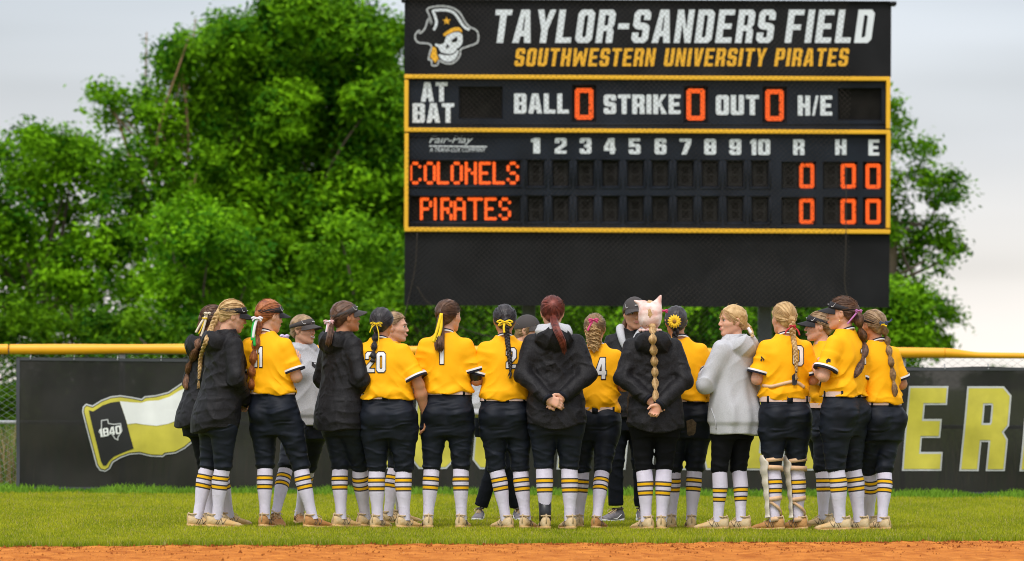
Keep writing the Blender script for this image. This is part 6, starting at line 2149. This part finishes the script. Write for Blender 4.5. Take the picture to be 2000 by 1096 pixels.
P = make(1226, 42.2, 585, 'coach in a black cap and rain jacket facing the camera behind the pink bonnet', psi=168, hyaw=-172, hpx=1237, kind='jacket', skin='olive', arms=('out', 'out'), pants='track', feet=((1254, .1, -170), (1203, .0, 140)), shoes='grey', seed=22, hem=.80)
dress(P, 'brown', (0, -.10, -.02)); visor(P, M_visorG, cap=True); face(P); lapels(P)
L_ = smooth_path([P.hc+[-.062, .04, -.03], P.hc+[-.085, .05, -.10], P.hc+[-.088, .04, -.17]], 12)
v, f = tube(L_, np.interp(np.linspace(0, 1, 12), [0, .5, 1], [.018, .026, .010]), 10); MB().add(v, f).build('ponytail', M_hair['brown'], P.hair)

P = make(1280, 39.85, 590, 'player in a black rain jacket and pink cat eared bonnet, long blonde bubble braid', psi=0, hyaw=0, hpx=1268, kind='jacket', w=1.05, skin='fair', arms=('back', ((.222, -.085, 1.12), (.035, -.235, .945))), feet=((1262, 0, 30), (1292, 0, -4)), seed=23, hem=.765, shoes='cream', stripe=.105, pants='tights',
         hands={1: dict(dir=(-.55, .0, -.80), nrm=(0, -1, 0), curl=1.1)}, hip_dx=-2)
dress(P, 'blonde', (.02, -.100, -.075)); bonnet(P)
tail_bubble(P, 'blonde', [(1275, 660), (1277, 690), (1279, 720), (1280, 750), (1281, 785)], 7, .029, .3)
bow(P, 'pink', 1267, 645, .02, [[(1265, 660), (1264, 665)], [(1260, 650), (1256, 652)]], w=.012, dy=tie_world(P)[1]-.03)

P = make(1338, 40.25, 600, 'dark haired player in a gold jersey with a yellow sunflower pinned in her hair', psi=10, hyaw=8, hpx=1319, skin='tan', feet=((1312, .1, 0), (1350, .0, 2)), seed=24, shoes='cream', w=1.03, hem=.985, belt=.995, arms=('fold', 'fold'), hip_dx=4)
dress(P, 'dark', (-.005, -.105, -.03))
tail_plait(P, 'dark', [(1318, 658), (1320, 668), (1321, 674)], 2, .020)
sunflower(P, 1317, 628, .054)
bow(P, 'hotpink', 1297, 607, .026, [], w=.014)
patch(P, 'dirt_smudge', [[(1340, 822), (1352, 818), (1360, 826), (1358, 845), (1350, 856), (1342, 848)]], M_stain, 'pants', .003)

P = make(1432, 40.0, 598, 'blonde player in an oversized grey hooded sweatshirt looking left', psi=48, hyaw=112, hpx=1433, kind='hoodie', skin='fair', arms=(((.265, .06, 1.10), (.07, .22, 1.20)), ((.24, .02, 1.10), (.05, .20, 1.10))), pants='tights', feet=((1402, -.05, 78), (1447, 0, 66)), seed=9, hem=.725, w=1.06, stripe=.145, brow='blonde', shoes='cream', calf=.95)
dress(P, 'blonde', (0, -.105, -.035), 190); face(P)
tail_plait(P, 'blonde', [(1462, 640), (1466, 648), (1470, 655)], 2, .020)
bow(P, 'white', 1461, 640, .015, [[(1470, 655), (1478, 668)]], w=.022, loops=False)
surf_tube(P, 'pocket_seam', [(1376, 790), (1388, 797), (1396, 820), (1398, 838)], .004, M_hoodie)

P = make(1532, 39.95, 593, 'blonde catcher in a gold jersey with tan shin guards strapped on', psi=14, hyaw=30, hpx=1531, skin='fair', feet=((1512, -.05, 62), (1560, .05, 56)), shoes='rust', seed=26, w=1.05, hem=.985, belt=.985, arms=('fold', 'fold'), pants_end=-.01, stripe=.085, brow='blonde')
dress(P, 'blonde', (0, -.108, -.005), 190)
tail_plait(P, 'blonde', [(1549, 655), (1553, 682), (1555, 708), (1555, 732)], 5, .018)
bow(P, 'red', 1548, 637, .022, [[(1558, 645), (1562, 655)], [(1538, 644), (1533, 652)]], w=.012)
number(P, '0', 1549, 676, 1569, 714)
surf_tube(P, 'chest_protector_strap', [(1490, 753), (1505, 755), (1520, 752), (1535, 748), (1549, 746), (1560, 749), (1571, 757)], .014, M_strap)
patch(P, 'strap_buckle', [[(1546, 734), (1553, 728), (1557, 742), (1555, 752), (1547, 752)]], M_blackp, 'top', .022)
patch(P, 'sleeve_emblem', [[(1486, 695), (1490, 699), (1487, 706), (1485, 705)], [(1490, 699), (1493, 702), (1490, 706)]], M_navy)
for s_ in (-1, 1): shin_guard(P, s_)

P = make(1604, 40.9, 610, 'player in visor facing left with hands clasped at her chest, behind the brown bubble ponytail', psi=112, hyaw=92, hpx=1602, skin='fair', arms=('foldhi', 'foldhi'), feet=((1606, -.1, 84), (1632, .2, 80)), seed=27, shoes='cream', hem=.955, belt=.965, brow='mid')
dress(P, 'mid', (0, -.11, -.01)); visor(P, M_visor); face(P)
arm_sleeve(P, -1)

P = make(1648, 39.9, 582, 'player in a gold jersey and black visor with a brown bubble ponytail and purple ribbon', psi=56, hyaw=78, hpx=1647, w=1.13, skin='fair', arms=(((.235, .02, 1.13), (.06, .21, 1.205)), 'fold'), feet=((1640, -.05, 74), (1680, .1, 58)), seed=8, hem=.985, belt=1.0, shoes='cream', hip_dx=-2)
dress(P, 'brown', (0, -.110, .035)); visor(P, M_visor); face(P)
tail_bubble(P, 'brown', [(1680, 640), (1687, 668), (1686, 700), (1669, 738)], 4, .036)
bow(P, 'purple', 1677, 607, .024, [[(1664, 622), (1655, 633)]], w=.012)
number(P, '1', 1683, 679, 1694, 711)
patch(P, 'sleeve_emblem', [[(1611, 704), (1615, 700), (1620, 702), (1620, 708), (1615, 707), (1613, 710), (1611, 708)]], M_navy)
watch(P, -1)
surf_tube(P, 'pants_piping', [(1601, 795), (1600, 815), (1597, 835), (1596, 845)], .005, M_white, 'pants')
mb = MB(); e_ = P.hc+(np.array([-.084, .0, -.045])*P.hs) @ P.Rh.T
mb.tube([e_, e_+[0, -.004, -.022]], [.004, .005], 6); mb.build('earring', M_gold, P.body)

P = make(1717, 40.1, 607, 'rightmost player, gold jersey, black headband and long blonde brown bubble ponytail', psi=34, hyaw=44, hpx=1706, skin='tan', arms=('fold', 'fold'), feet=((1702, .25, 50), (1722, -.05, 42)), seed=28, hem=.985, belt=.99, shoes='cream', w=.99, hip_dx=4)
dress(P, 'mid', (0, -.110, .0)); visor(P, M_visor, band_only=True)
tail_bubble(P, 'mid', [(1732, 665), (1738, 695), (1744, 730), (1749, 775)], 6, .026)
bow(P, 'navy', 1726, 631, .03, [[(1738, 628), (1742, 623)]], w=.012)
bow(P, 'yellow', 1724, 634, .014, [[(1732, 637)]], w=.01)
